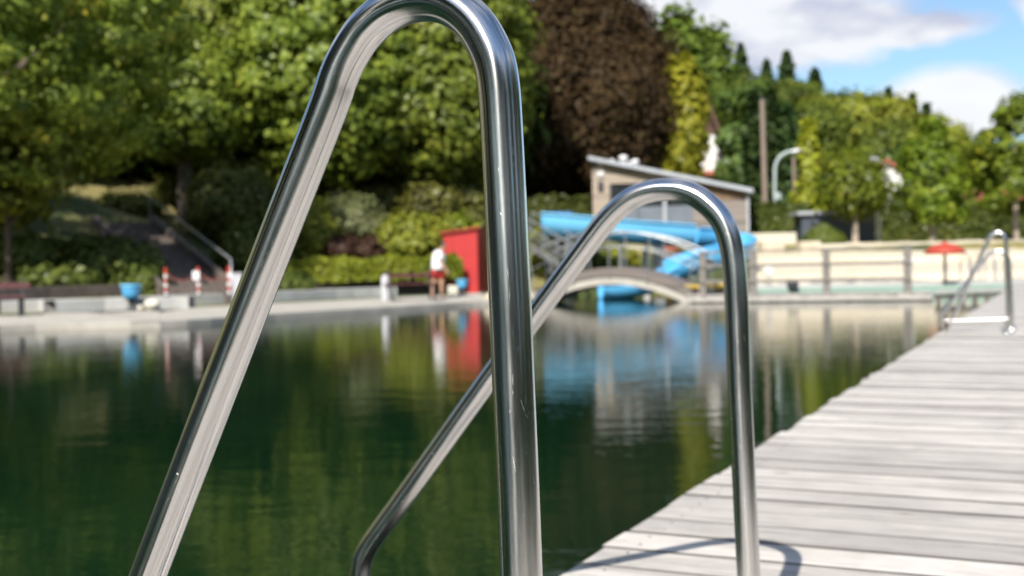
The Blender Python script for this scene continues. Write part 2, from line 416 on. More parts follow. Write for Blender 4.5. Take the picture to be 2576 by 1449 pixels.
def crown_pts(rng, n, rad, shape='round', nclump=60, cr=.9, flat=.7, ztop=1.0):
    """leaf positions/normals in clumps spread through a crown centred at the origin"""
    rad = np.array(rad, float); d = rng.normal(size=(nclump, 3)); d /= np.linalg.norm(d, axis=1, keepdims=True)
    rr = rng.uniform(.55, 1.0, (nclump, 1)) ** .6
    if shape == 'round': c = d * rr
    elif shape == 'dome':
        c = d * rr; c[:, 2] = np.where(c[:, 2] < 0, c[:, 2] * .75, c[:, 2]); wide = 1 + .12 * np.clip(-c[:, 2:3], 0, 1); c[:, :2] *= wide
    elif shape == 'skirt':
        c = d * rr; c[:, :2] *= 1 + .30 * np.clip(-c[:, 2:3] + .1, -.3, 1); c[:, :2] *= 1 + .08 * np.sin(c[:, 2:3] * 9 + np.arctan2(c[:, 1:2], c[:, 0:1]) * 3)
    elif shape == 'cone':
        zz = rng.random(nclump) ** 1.35 * 2 - 1; an = rng.uniform(0, 6.283, nclump); r = (1 - (zz + 1) / 2) ** .8 * rng.uniform(.5, 1, nclump)
        c = np.stack([r * np.cos(an), r * np.sin(an), zz], 1)
    elif shape == 'spindle':
        zz = rng.uniform(-1, 1, nclump); an = rng.uniform(0, 6.283, nclump); r = (1 - ((zz + .35) / 1.4) ** 2).clip(.03, 1) ** .8 * rng.uniform(.45, 1, nclump)
        c = np.stack([r * np.cos(an), r * np.sin(an), zz], 1)
    elif shape == 'box':
        c = rng.uniform(-1, 1, (nclump, 3)); ax = rng.integers(0, 3, nclump); c[np.arange(nclump), ax] = np.sign(c[np.arange(nclump), ax]) * rng.uniform(.8, 1, nclump)
    c = c * (rad - cr * .5).clip(.05)
    k = rng.integers(0, nclump, n); q = rng.normal(size=(n, 3)); q /= np.linalg.norm(q, axis=1, keepdims=True)
    csz = cr * rng.uniform(.6, 1.25, nclump)[k][:, None]
    loose = (rng.random((n, 1)) < .28) * rng.uniform(.3, 1.1, (n, 1)) * (1 if shape in ('round', 'dome', 'skirt') else .35)
    p_ = c[k] + q * csz * (rng.uniform(.45, 1, (n, 1)) ** .5 + loose) * np.array([1, 1, flat])
    nr = q * .7 + rng.normal(size=(n, 3)) * .35 + np.array([0, 0, .3]) + (c[k] / (rad + 1e-6)) * .8
    return p_, nr

def limbs(rng, H0, H1, rb, spread, n=6, lean=(0, 0), zc=None):
    mb = MB(); top = Vector((lean[0], lean[1], H1))
    pts = [Vector((lean[0] * t ** 2 + .12 * rb * math.sin(5 * t), lean[1] * t ** 2, H1 * t)) for t in (0, .04, .2, .4, .6, .8, 1)]
    mb.tube(pts, [rb * 1.35, rb * 1.05, rb * .9, rb * .72, rb * .5, rb * .3, rb * .1], 10)
    for i in range(n):
        t = .35 + .5 * i / n; z0 = H1 * t; a = i * 2.4 + rng.random()
        e = Vector((math.cos(a) * spread * (1.1 - t * .6), math.sin(a) * spread * (1.1 - t * .6), z0 + (H1 - z0) * .55))
        s_ = Vector((lean[0] * t * t, lean[1] * t * t, z0)); mdl = s_.lerp(e, .5) + Vector((0, 0, -.05 * spread))
        r0 = rb * (1 - t) * .6 + .02
        mb.tube([s_, mdl, e], [r0, r0 * .6, r0 * .2], 7)
    return mb

def tree(name, label, cat, loc, H, rad, zc, m, n, leaf, seed, shape='round', nclump=60, cr=.9, bark='bark', rb=.25, group=None, elong=1.4, droop=0., flat=.7, nl=6, lean=(0, 0)):
    rng = np.random.default_rng(seed); t = thing(name, label, cat, loc, 0, group)
    mb = limbs(rng, 0, H * .86, rb, rad[0] * .75, nl, lean); mb.build('trunk', bark, t, world=False)
    p_, nr = crown_pts(rng, n, rad, shape, nclump, cr, flat)
    p_[:, 2] += zc; p_[:, 0] += lean[0] * .8; p_[:, 1] += lean[1] * .8
    leaves('crown', m, p_, nr, leaf, rng, t, elong, droop=droop)
    return t

def shrub(name, label, loc, rad, m, n, leaf, seed, shape='dome', nclump=24, cr=.35, group=None, cat='shrub', rz=0, elong=1.5):
    rng = np.random.default_rng(seed); t = thing(name, label, cat, loc, rz, group)
    mb = MB()
    for i in range(5):
        a = i * 1.25 + rng.random(); mb.tube([(0.03 * math.cos(a), .03 * math.sin(a), -.15), (rad[0] * .3 * math.cos(a), rad[1] * .3 * math.sin(a), rad[2] * .7), (rad[0] * .6 * math.cos(a), rad[1] * .6 * math.sin(a), rad[2] * 1.2)], [.03, .02, .008], 5)
    mb.build('stem', 'bark', t, world=False)
    n = int(n * 1.5); leaf *= .85; p_, nr = crown_pts(rng, n, rad, shape, nclump * 3, cr * .55, 1.1); p_ *= 1 + rng.normal(size=(n, 1)) * .05; p_[:, 2] += rad[2] * .78; p_ = p_[p_[:, 2] > -.15] if False else p_; nr = nr[:len(p_)]
    leaves('foliage', m, p_, nr, leaf, rng, t, elong)
    return t


# ------------------------------------------------------------------ ground heights
SH = [(-15, -34), (-14, -12), (-13.4, 0), (-12.6, 9), (-11.6, 16.5)] + [tuple(gz(u, v, 0)[:2]) for u, v in ((0, 835), (403, 824), (692, 803), (960, 785), (1095, 776), (1190, 770))] + [(.25, 32.4)]
BASIN = SH + [(.7, 34.5), (.8, 37), (2.2, 39.2), (8, 39.6), (13, 38.2), (32, 37.4), (33, 34), (23, 22), (13, 5), (7.5, -7), (-4, -11), (-10, -34)]
BAS = np.array(BASIN)
def sdist(x, y):
    """signed distance to the basin outline, positive on land (arrays)"""
    x = np.asarray(x, float); y = np.asarray(y, float); d = np.full(x.shape, 1e9); ins = np.zeros(x.shape, bool)
    n = len(BAS)
    for i in range(n):
        (x1, y1), (x2, y2) = BAS[i], BAS[(i + 1) % n]; ex, ey = x2 - x1, y2 - y1
        t = np.clip(((x - x1) * ex + (y - y1) * ey) / (ex * ex + ey * ey), 0, 1)
        d = np.minimum(d, np.hypot(x - x1 - t * ex, y - y1 - t * ey))
        if y1 != y2:
            cond = ((y1 > y) != (y2 > y)) & (x < (x2 - x1) * (y - y1) / (y2 - y1) + x1); ins ^= cond
    return np.where(ins, -d, d)
def sst(a, b_, x): t = np.clip((x - a) / (b_ - a), 0, 1); return t * t * (3 - 2 * t)
def terr(x, y):
    x = np.asarray(x, float); y = np.asarray(y, float); d = sdist(x, y)
    zl = np.where(d < 5.0, .12, .50) + np.clip(d - 6.3, 0, 40) * .235 + 1.2 * sst(3, 14, d - 6)
    zl = np.minimum(zl, 10.5) + 14 * sst(34, 75, d)
    yy = d
    zr = .1 + .3 * sst(.5, 2, yy) + 1.35 * sst(2.0, 9.0, yy) + .55 * sst(13, 10, x) * sst(5, 10, yy)
    R_ = np.interp(x, [-40, 25, 36, 45, 52, 60, 70, 88], [18, 17.5, 15, 12, 9, 4.8, 1, 0])
    hill = R_ * sst(66, 168, y)
    zr = zr + hill
    k = sst(6.5, -1.5, x); k = k * sst(-60, 0, y)
    z = zl * k + zr * (1 - k)
    # gentle lawn on the boarded side, behind the viewer
    lawn = .12 + .0 * x
    side = sst(34, 26, y) * (x > -2)
    z = z * (1 - side) + lawn * side
    z = np.where(d < .9, -1.2, z)
    # solid bank under the far end of the deck
    return z
def tz(x, y): return float(terr(np.array([x]), np.array([y]))[0])
xs = np.concatenate([np.arange(-300, -40, 12), np.arange(-40, -20, 2), np.arange(-20, 30, .5), np.arange(30, 60, 2), np.arange(60, 420, 12)])
ys = np.concatenate([np.arange(-260, -36, 12), np.arange(-36, 8, 1), np.arange(8, 56, .5), np.arange(56, 110, 2), np.arange(110, 560, 10)])
X, Y = np.meshgrid(xs, ys); rg = np.random.default_rng(1)
Z = terr(X, Y); Z = Z + np.where(sdist(X, Y) > 6.8, rg.normal(size=Z.shape) * .03, 0)
me = bpy.data.meshes.new('ground'); nx, ny = len(xs), len(ys)
idx = np.arange(nx * ny).reshape(ny, nx)
F = np.stack([idx[:-1, :-1], idx[:-1, 1:], idx[1:, 1:], idx[1:, :-1]], -1).reshape(-1, 4)
me.from_pydata(np.stack([X, Y, Z], -1).reshape(-1, 3).tolist(), [], F.tolist()); me.update()
me.polygons.foreach_set('use_smooth', [True] * len(F)); me.materials.append(MATS['ground'])
go = bpy.data.objects.new('ground', me); C.objects.link(go); struct(go)

wm = MB(); wm.add([(-75, -60, 0), (60, -60, 0), (60, 41, 0), (-75, 41, 0)], [(0, 1, 2, 3)]); struct(wm.build('water', 'water'))


def offset_line(pts, d):
    """shift a polyline sideways (left of travel is +)"""
    P = [Vector((q[0], q[1])) for q in pts]; o = []
    for i, q in enumerate(P):
        t = (P[min(i + 1, len(P) - 1)] - P[max(i - 1, 0)]).normalized(); o.append((q.x - t.y * d, q.y + t.x * d))
    return o
def strip(mb, pts, d0, d1, z0, z1):
    A_, B_ = offset_line(pts, d0), offset_line(pts, d1); n = len(pts); vs = []
    for i in range(n):
        vs += [(*A_[i], z0), (*A_[i], z1), (*B_[i], z1), (*B_[i], z0)]
    fs = []
    for i in range(n - 1):
        for k in range(4): fs.append((i * 4 + k, i * 4 + (k + 1) % 4, (i + 1) * 4 + (k + 1) % 4, (i + 1) * 4 + k))
    fs += [(3, 2, 1, 0), ((n - 1) * 4, (n - 1) * 4 + 1, (n - 1) * 4 + 2, (n - 1) * 4 + 3)]
    return mb.add(vs, fs)
shore = [tuple(q[:2]) for q in smooth_curve([(a, c, 0) for a, c in SH[1:]], 5)]
pth = MB(); strip(pth, shore, 0, 2.9, -1.1, .13)
for i in range(len(shore)): x_, y_, z_ = pth.v[i * 4 + 2]; pth.v[i * 4 + 2] = (x_, y_, .245)
struct(pth.build('path', 'concrete', bevel=.03))
sg = strip(MB(), shore, 2.9, 5.4, -.5, .235).build('verge', 'ground'); struct(sg)
wl = strip(MB(), shore[:-4], 4.55, 4.95, -.3, .51).build('retaining_wall', 'wall_concrete', bevel=.02)
tag(wl, 'long low pale concrete retaining wall along the far shore path', 'retaining wall')
sel = [q for q in shore if -6.2 < q[0] < -.2]
wl = strip(MB(), sel, 6.1, 6.35, .2, .80).build('garden_wall', 'dark_wood', bevel=.02)
tag(wl, 'low brown timber garden wall below the clipped green hedge', 'garden wall')

# ------------------------------------------------------------------ the near timber deck
PSI = R(25.4); E_ = Vector((math.sin(PSI), math.cos(PSI), 0)); W_ = Vector((-math.cos(PSI), math.sin(PSI), 0))
DZ = .30
Bp = Vector((.408, 2.067, 0)); Ap = Vector((-.002, 1.139, 0))
rg = np.random.default_rng(5); dm = MB(); rv = []
pitch = .186; k = -26; pos = k * pitch
def deckpt(t, s_, z): q = Bp + W_ * t + E_ * s_; return (q.x, q.y, z)
for i in range(-14, 222):
    s0 = i * pitch + .09; s1 = s0 + pitch - rg.uniform(.005, .015)
    t0 = .588 + rg.normal() * .006; t1 = -1.75; dz = rg.normal() * .0016
    # each board: slightly rounded, its end sawn not quite square
    z1 = DZ + dz; zb = z1 - .035; sk = rg.normal() * .003
    prof = [(s0, zb), (s0, z1 - .003), (s0 + .002, z1), (s1 - .002, z1), (s1, z1 - .003), (s1, zb)]
    vs = [Vector((-t1, a, z)) for a, z in prof] + [Vector((-t0 - sk * (j > 2), a, z)) for j, (a, z) in enumerate(prof)]
    n = 6; fs = [(j, (j + 1) % n, n + (j + 1) % n, n + j) for j in range(n)] + [tuple(range(n))[::-1], tuple(range(n, 2 * n))]
    dm.add(vs, fs); rv += [rg.random()] * 12
dk = dm.build('boardwalk', 'deck_wood', rnd=rv)
dk.data.materials.append(MATS['gap_wood'])
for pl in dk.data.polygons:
    if abs(pl.normal.y) > .45: pl.material_index = 1  # board sides and edge chamfers along the gaps get a very dark wood
dk.location = (Bp.x, Bp.y, 0); dk.rotation_euler = (0, 0, -PSI); struct(dk)
jm = MB()
for t in (.50, -.6, -1.68): jm.beam(deckpt(t, -2.45, DZ - .12), deckpt(t, 41, DZ - .12), .08, .16)
for s_ in np.arange(-2.3, 41, 2.2):
    for t in (.46, -1.6): jm.tube([deckpt(t, s_, -1.3), deckpt(t, s_, DZ - .19)], .07, 8)
struct(jm.build('boardwalk_frame', 'dark_wood'))
# nail heads on the nearest boards
nm = MB()
for i in range(-8, 60):
    for t in (.50, -.6, -1.7):
        for o_ in (.045, .135):
            x_, y_, z_ = deckpt(t + rg.normal() * .006, i * pitch + .09 + o_, DZ + .001); nm.lathe((x_, y_, z_), [(.0, .0015), (.003, .0012), (.0045, 0)], 6)
struct(nm.build('boardwalk_screws', 'dark_metal'))


# ------------------------------------------------------------------ pool ladders
def rail_pts(base, tz_, n=6):
    P = [Vector((base.x, base.y, 0)) + W_ * t + Vector((0, 0, z)) for t, z in tz_]
    return smooth_curve(P, n)
def ladder(label, A0, B0, tzA, tzB, r, n, braceA, floor):
    root = thing('pool_ladder', label, 'pool ladder', (A0.x, A0.y, floor), 0, 'stainless pool ladders on the timber deck')
    for base, tzs, br in ((A0, tzA, braceA), (B0, tzB, None)):
        mb = MB(); mb.tube(rail_pts(base, tzs), r, n); hr = mb.build('handrail', 'steel', root)
        t0 = tzs[0][0]; c = base + W_ * t0
        fl = MB(); fl.lathe((c.x, c.y, floor + .0015), [(r + .0005, .03), (r + .006, .03), (r + .012, .012), (.055, .009), (.058, 0)], 28); fl.build('flange', 'steel', hr)
        if br:
            t1, z1, t2, z2 = br; a = base + W_ * t1; c2 = base + W_ * t2
            bm_ = MB(); bm_.tube([(a.x, a.y, z1), (c2.x, c2.y, z2)], r * .95, 16); bm_.build('brace', 'steel', root)
    tb = tzA[-1][0]; tb2 = tzB[-1][0]
    for z in (-.02, -.30, -.58):
        a = A0 + W_ * tb; c2 = B0 + W_ * tb2; mb = MB(); mb.beam((a.x, a.y, z), (c2.x, c2.y, z), .09, .03); mb.build('tread', 'steel', root)
    return root
dzr = HC - 1.17
tzA = [(0, DZ), (-.008, .60), (-.006, .864), (-.001, 1.088), (.001, 1.162), (.005, 1.29), (.009, 1.357), (.019, 1.390), (.038, 1.418), (.065, 1.437), (.098, 1.443), (.132, 1.437), (.160, 1.421), (.180, 1.400), (.196, 1.375), (.216, 1.332), (.295, 1.178), (.400, .970), (.478, .815), (.60, .573), (.650, .475), (.672, .42), (.681, .38), (.682, .33), (.682, .25), (.682, .1), (.682, -.2), (.682, -.75)]
tzA = [(t, z + dzr if z != DZ else DZ) for t, z in tzA]
tzB = [(-.012, DZ), (-.008, .606), (.003, .95), (.006, 1.10), (.010, 1.170), (.018, 1.216), (.036, 1.255), (.069, 1.287), (.100, 1.302), (.134, 1.307), (.166, 1.305), (.198, 1.295), (.230, 1.274), (.262, 1.244), (.302, 1.197), (.388, 1.094), (.521, .932), (.640, .784), (.714, .692), (.770, .624), (.795, .592), (.812, .562), (.820, .530), (.822, .50), (.822, .45), (.822, .35), (.822, .1), (.822, -.3), (.822, -.75)]
tzB = [(t, z + dzr if z != DZ else DZ) for t, z in tzB]
ladder('large stainless steel pool ladder filling the foreground, tall and short handrail loops', Ap, Bp, tzA, tzB, .0212, 56, (.0, .42, .68, .41), DZ)
A2 = gz(2535, 839, DZ); A2.z = 0; B2 = gz(2546, 829, DZ); B2.z = 0
B2 = A2 + E_ * .80 + W_ * .0
far = lambda L, s_: [(t * .84, (z - DZ) * s_ + DZ if z > DZ else z) for t, z in L]
ladder('small distant stainless pool ladder at the far right end of the deck edge', A2, B2, far(tzA, .97), far(tzB, .92), .021, 20, (.0, .44, .57, .42), DZ)


# ------------------------------------------------------------------ far boardwalk with timber fence
def P_(u, Y, z): r = ray(u, 672 - .02 * (u - 1288)); return Vector((r[0] * Y, Y, z))
BZ = .20
bw = MB(); L0, L1 = P_(1722, 30.6, 0), P_(2345, 28.9, 0)
d_ = (L1 - L0).normalized(); nrm_ = Vector((-d_.y, d_.x, 0)); LL = (L1 - L0).length; rvs = []
i = 0; s_ = 0
while s_ < LL:
    a = L0 + d_ * s_; c = L0 + d_ * min(s_ + .135, LL); o1 = rg.normal() * .012
    bw.prism([(a - nrm_ * o1)[:2], (c - nrm_ * o1)[:2], (c + nrm_ * 1.7)[:2], (a + nrm_ * 1.7)[:2]], BZ - .03, BZ); s_ += .145
bwo = bw.build('jetty', 'pale_wood'); struct(bwo)
bf = MB(); bf.beam(L0 - nrm_ * -.06 + Vector((0, 0, BZ - .10)), L1 + nrm_ * .06 + Vector((0, 0, BZ - .10)), .06, .13)
bf.beam(L0 + nrm_ * 1.6 + Vector((0, 0, BZ - .11)), L1 + nrm_ * 1.6 + Vector((0, 0, BZ - .11)), .06, .15)
struct(bf.build('jetty_beam', 'pale_wood'))
bp = MB()
for q in np.arange(.3, LL, 1.95):
    for nn in (.35, 1.4): c = L0 + d_ * q + nrm_ * nn; bp.tube([(c.x, c.y, -1.2), (c.x, c.y, BZ - .035)], .08, 8)
struct(bp.build('jetty_piles', 'dark_wood'))
fence = thing('wooden_fence', 'grey weathered timber fence with three rails along the far jetty', 'fence', L0 + Vector((0, 0, BZ)))
fu = [1768, 1900, 2087, 2287]
fp = []
for u in fu:
    f_ = (u - 1722) / (2345 - 1722); c = L0.lerp(L1, f_) + nrm_ * .16; fp.append(c)
    mb = MB(); mb.box((c.x, c.y, (BZ + 1.33) / 2 - .12), (.19, .17, 1.33 - BZ + .25), math.atan2(d_.y, d_.x)); mb.build('post', 'grey_wood', fence, .012)
for z, hh, ww in ((1.335, .055, .19), (.98, .08, .05), (.56, .09, .05)):
    a = fp[0] - d_ * .08 - nrm_ * (0 if z > 1.2 else .10); c = fp[-1] + d_ * .1 - nrm_ * (0 if z > 1.2 else .10)
    mb = MB(); mb.beam(a + Vector((0, 0, z)), c + Vector((0, 0, z + (.03 if z > 1.2 else 0))), ww, hh); mb.build('rail', 'grey_wood', fence, .008)
# far platform joining the deck on the right
pa, pb = gz(2352, 735, .26), gz(2600, 727, .26); dd = (pb - pa).normalized(); nn_ = Vector((pa.x, pa.y, 0)).normalized(); LLp = (pb - pa).length
pm = MB(); s_ = 0
while s_ < LLp:
    a = pa + dd * s_; c = pa + dd * min(s_ + .16, LLp); o1 = rg.normal() * .02
    pm.prism([(a - nn_ * o1)[:2], (c - nn_ * o1)[:2], (c + nn_ * 1.9)[:2], (a + nn_ * 1.9)[:2]], .225, .26); s_ += .175
struct(pm.build('platform', 'pale_wood'))
pm = MB(); s_ = .1
pm.beam(pa + nn_ * .12 + Vector((0, 0, -.11)), pb + nn_ * .12 + Vector((0, 0, -.11)), .06, .09)
while s_ < LLp:
    a = pa + dd * s_ + nn_ * .06; pm.box((a.x, a.y, .06), (.10, .03, .30), math.atan2(dd.y, dd.x)); s_ += .36
struct(pm.build('platform_skirt', 'dark_wood'))

# ------------------------------------------------------------------ arched footbridge
def bpt(u, v, Y): return at(u, v, Y)
br = thing('footbridge', 'small arched footbridge with steel railings between red hut and jetty', 'bridge', P_(1530, 33.2, 0))
bl, brr = P_(1338, 33.0, 0), P_(1740, 31.4, 0); bd = (brr - bl).normalized(); bn = Vector((-bd.y, bd.x, 0)); BL = (brr - bl).length
def arch(t, z0, rise): return z0 + rise * (1 - (2 * t - 1) ** 2)
N = 26
def archband(mb, lo, hi, off, th):
    vs = []
    for i in range(N + 1):
        t = i / N; q = bl + bd * BL * t
        for o_, f_ in ((off, lo), (off, hi), (off + th, hi), (off + th, lo)): c = q + bn * o_; vs.append((c.x, c.y, f_(t)))
    fs = [(i * 4 + k, i * 4 + (k + 1) % 4, (i + 1) * 4 + (k + 1) % 4, (i + 1) * 4 + k) for i in range(N) for k in range(4)] + [(3, 2, 1, 0), (N * 4, N * 4 + 1, N * 4 + 2, N * 4 + 3)]
    mb.add(vs, fs)
beam_lo = lambda t: arch(t, -.15, .66); beam_hi = lambda t: arch(t, .10, .64)
deck_hi = lambda t: arch(t, .28, .70)
BW = 1.7
for o_ in (0, BW - .14):
    mb = MB(); archband(mb, beam_lo, beam_hi, o_, .14); mb.build('beam', 'concrete', br)
mb = MB(); archband(mb, lambda t: beam_hi(t) + .004, deck_hi, -.05, BW + .1); mb.build('deck', 'fascia_boards', br)
mb = MB(); archband(mb, lambda t: beam_lo(t) + .06, lambda t: beam_hi(t) - .03, .16, BW - .32); mb.build('soffit', 'dark_wood', br)
for o_ in (-.07, BW + .07):
    rl = MB()
    for hgt, rr_ in ((1.02, .024), (.60, .012)):
        rl.tube([bl + bd * (BL * (t / 20)) + bn * o_ + Vector((0, 0, deck_hi(t / 20) + hgt)) + bd * ((t / 20 - .5) * .45 * hgt) for t in range(0, 21)], rr_, 8)
    rl.build('handrail', 'galv', br)
    for t in (.03, .27, .50, .73, .97):
        q = bl + bd * BL * t + bn * o_
        mb = MB(); mb.tube([q + Vector((0, 0, deck_hi(t) - .28)), q + Vector((0, 0, deck_hi(t) + 1.02)) + bd * ((t - .5) * .45)], .020, 8); mb.build('post', 'galv', br)
# abutments
mb = MB(); q0 = bl + bn * (BW / 2); mb.box((q0.x - .35, q0.y, -.35), (.9, BW + .1, 1.3), math.atan2(bd.y, bd.x)); mb.build('abutment', 'concrete', br)
mb = MB(); q0 = brr + bn * (BW / 2 + .1); mb.box((q0.x + .3, q0.y + .1, -.4), (.8, BW, 1.18), math.atan2(bd.y, bd.x)); mb.build('abutment', 'concrete', br)
# rubble beside the bridge foot
for i, (u, v, Y, s_) in enumerate(((1236, 752, 32.6, .22), (1262, 757, 32.5, .17), (1295, 748, 32.9, .26), (1318, 757, 32.6, .18))):
    bm_ = bmesh.new(); bmesh.ops.create_icosphere(bm_, subdivisions=2, radius=s_); rr2 = random.Random(i)
    for q in bm_.verts: q.co *= 1 + rr2.uniform(-.18, .18); q.co.z *= .7
    me = bpy.data.meshes.new('boulder'); bm_.to_mesh(me); bm_.free(); me.materials.append(MATS['stone']); ob = bpy.data.objects.new('boulder', me); C.objects.link(ob)
    c = at(u, v, Y); ob.location = (c.x, c.y, tz(c.x, c.y) + .13 if tz(c.x, c.y) > 0 else .2); tag(ob, 'rough tan boulder in the short row at the left foot of the footbridge', 'boulder', 'boulders at the bridge foot')

# ------------------------------------------------------------------ blue water slide
sl = thing('water_slide', 'bright blue open trough water slide curving down behind the footbridge', 'water slide', P_(1560, 39, .3))
def trough(path, r, m, name, parent, open_=.42, th=.05, n=12, lip=.05):
    P = [Vector(q) for q in path]; vs = []; nn = 0
    prof = []
    a0, a1 = math.pi * (1 - open_ * .0), 2 * math.pi
    for k in range(n + 1): a = math.pi + math.pi * k / n; prof.append((math.cos(a) * r, math.sin(a) * r + r))
    top = r * 1.25
    prof = [(-r - lip, top), (-r, top)] + prof + [(r, top), (r + lip, top)]
    outer = [(x * (1 + th / r) + (0 if abs(x) < r else math.copysign(.0, x)), z - th) for x, z in prof][::-1]
    full = prof + outer; K = len(full)
    for i, q in enumerate(P):
        t = (P[min(i + 1, len(P) - 1)] - P[max(i - 1, 0)]); t.z = 0; t.normalize(); sd_ = Vector((t.y, -t.x, 0))
        for x, z in full: c = q + sd_ * x; vs.append((c.x, c.y, c.z + z))
    fs = [(i * K + k, i * K + (k + 1) % K, (i + 1) * K + (k + 1) % K, (i + 1) * K + k) for i in range(len(P) - 1) for k in range(K)]
    mb = MB(); mb.add(vs, fs, None, True); o = mb.build(name, m, parent)
    return o
sp = [at(1372, 588, 39.5), at(1470, 597, 39.2), at(1600, 610, 39.0), at(1740, 620, 39.2)]
trough(smooth_curve(sp, 6), .58, 'pale_blue', 'trough', sl)
sp2 = [at(1738, 622, 39.2), at(1800, 626, 39.6), at(1835, 632, 39.8), at(1858, 647, 39.2), at(1845, 663, 38.0), at(1800, 674, 37.2), at(1740, 690, 36.8), at(1690, 710, 36.5)]
trough(smooth_curve(sp2, 7), .54, 'blue_plastic', 'trough', sl)
sp3 = [at(1690, 712, 36.5), at(1640, 734, 36.2), at(1575, 748, 36.1), at(1512, 754, 36.0)]
trough(smooth_curve(sp3, 6), .42, 'blue_plastic', 'chute_end', sl)
for (u, v, Y, h_) in ((1424, 594, 39.4, 1), (1560, 607, 39.0, 1), (1745, 624, 39.2, 1), (1850, 655, 39.8, 1), (1700, 705, 36.6, 1)):
    c = at(u, v, Y); g0 = min(tz(c.x, c.y), .0) if tz(c.x, c.y) < 0 else tz(c.x, c.y) - .1
    mb = MB(); mb.tube([(c.x, c.y, g0), (c.x, c.y, c.z + .02)], .07, 10); mb.build('support', 'galv', sl)
# start platform of the slide
c = at(1408, 535, 40.2); gz0 = tz(c.x, c.y)
pf = thing('slide_platform', 'dark blue start platform at the upper left end of the blue slide', 'platform', (c.x, c.y, gz0))
mb = MB(); mb.box((c.x - .1, c.y + .4, c.z - .42), (1.1, 1.2, .10)); mb.build('floor', 'deep_blue', pf, .01)
mb = MB(); mb.box((c.x, c.y - .15, c.z - .1), (.86, .06, .24)); mb.box((c.x + .40, c.y + .4, c.z - .1), (.05, 1.1, .22)); mb.build('side_panel', 'deep_blue', pf, .01)
for sx_, sy_ in ((-.5, -.1), (.4, -.1), (-.5, .9), (.4, .9)):
    mb = MB(); mb.tube([(c.x + sx_, c.y + sy_, gz0 - .2), (c.x + sx_, c.y + sy_, c.z - .4)], .04, 8); mb.build('leg', 'galv', pf)
# access stair
s0, s1 = at(1452, 640, 38.0), at(1318, 560, 39.4)
stt = thing('steel_staircase', 'light steel staircase with slanting handrails left of the blue slide', 'staircase', (s0.x, s0.y, tz(s0.x, s0.y)))
sdv = (s1 - s0); sh_ = Vector((sdv.x, sdv.y, 0)).normalized(); sside = Vector((-sh_.y, sh_.x, 0))
for o_ in (-.45, .45):
    mb = MB(); mb.beam(s0 + sside * o_ - Vector((0, 0, .55)), s1 + sside * o_ - Vector((0, 0, .55)), .04, .16); mb.build('stringer', 'galv', stt)
    mb = MB()
    for hh in (.38, .05): mb.tube([s0 + sside * o_ + Vector((0, 0, hh)), s1 + sside * o_ + Vector((0, 0, hh))], .022, 8)
    for k in range(5): q = s0.lerp(s1, k / 4) + sside * o_; mb.tube([q - Vector((0, 0, .5)), q + Vector((0, 0, .38))], .018, 6)
    mb.build('handrail', 'galv', stt)
for k in range(9):
    q = s0.lerp(s1, (k + .5) / 9) - Vector((0, 0, .5)); mb = MB(); mb.box(q, (.24, .86, .03), math.atan2(sh_.y, sh_.x)); mb.build('step', 'galv', stt)
# cabinet, pillar and red panel under the slide
c = at(1657, 678, 40.5); g0 = tz(c.x, c.y)
cb = thing('service_cabinet', 'white service cabinet standing under the blue slide', 'cabinet', (c.x, c.y, g0))
mb = MB(); mb.box((c.x, c.y, (g0 + 1.75) / 2), (.40, .4, 1.75 - g0)); mb.build('housing', 'white_paint', cb, .01)
mb = MB(); mb.box((c.x, c.y - .21, (g0 + 1.72) / 2), (.33, .02, 1.5 - g0)); mb.build('door', 'white_paint', cb, .004)
mb = MB(); mb.box((c.x - .13, c.y - .235, 1.1), (.02, .03, .12)); mb.build('handle', 'dark_metal', cb)
c = at(1626, 680, 40.2); g0 = tz(c.x, c.y)
mb = MB(); mb.box((c.x, c.y, (g0 + 1.8) / 2 - .1), (.22, .22, 1.8 - g0)); mb.box((c.x, c.y, 1.82), (.30, .30, .06)); o_ = mb.build('concrete_pillar', 'wall_concrete', None, .01)
tag(o_, 'square grey pillar left of the white cabinet under the slide', 'pillar')
c = at(1692, 655, 41); mb = MB(); mb.prism([(c.x - .38, c.y - .3), (c.x + .38, c.y - .3), (c.x + .38, c.y + .5), (c.x - .38, c.y + .5)], tz(c.x, c.y) - .1, [1.9, 1.45, 1.45, 1.9])
tag(mb.build('red_locker', 'tile_red', None, .01), 'small red locker with sloping top beside the white cabinet', 'locker')

# ------------------------------------------------------------------ clad building with sloping roof
Yb = 49.0
bz0 = 2.1
def bp_(u, v, Y=Yb): return at(u, v, Y)
lt, rt = at(1489, 398, 50.2), at(1884, 475, 48.9)
bx0, bx1 = lt.x, rt.x; by0 = 50.2; by1 = 48.9
hb = thing('clad_building', 'timber clad building with grey single-pitch roof behind the blue slide', 'building', ((bx0 + bx1) / 2, 49, bz0))
dv = Vector((bx1 - bx0, by1 - by0, 0)); BLn = dv.length; dv.normalize(); dnv = Vector((-dv.y, dv.x, 0))
def bq(s_, n_, z): q = Vector((bx0, by0, 0)) + dv * s_ + dnv * n_; return Vector((q.x, q.y, z))
zt = lambda s_: lt.z + (rt.z - lt.z) * s_ / BLn - .16
def wallbox(s0, s1, z0, z1f, z1s, n0=0, n1=.2):
    mb = MB(); q = [bq(s0, n0, 0), bq(s1, n0, 0), bq(s1, n1, 0), bq(s0, n1, 0)]
    mb.prism([c[:2] for c in q], z0, [z1f, z1s, z1s, z1f]); return mb
wz = 4.58     # head of the window band
wallbox(0, .75, bz0 - .6, zt(0), zt(.75), 0, .25).build('wall', 'cladding', hb)
wallbox(.752, 4.3, wz, zt(.752), zt(4.3), 0.002, .25).build('wall', 'cladding', hb)
wallbox(4.303, BLn - .02, bz0 - .6, zt(4.303), zt(BLn), 0, .25).build('wall', 'grey_cladding', hb)
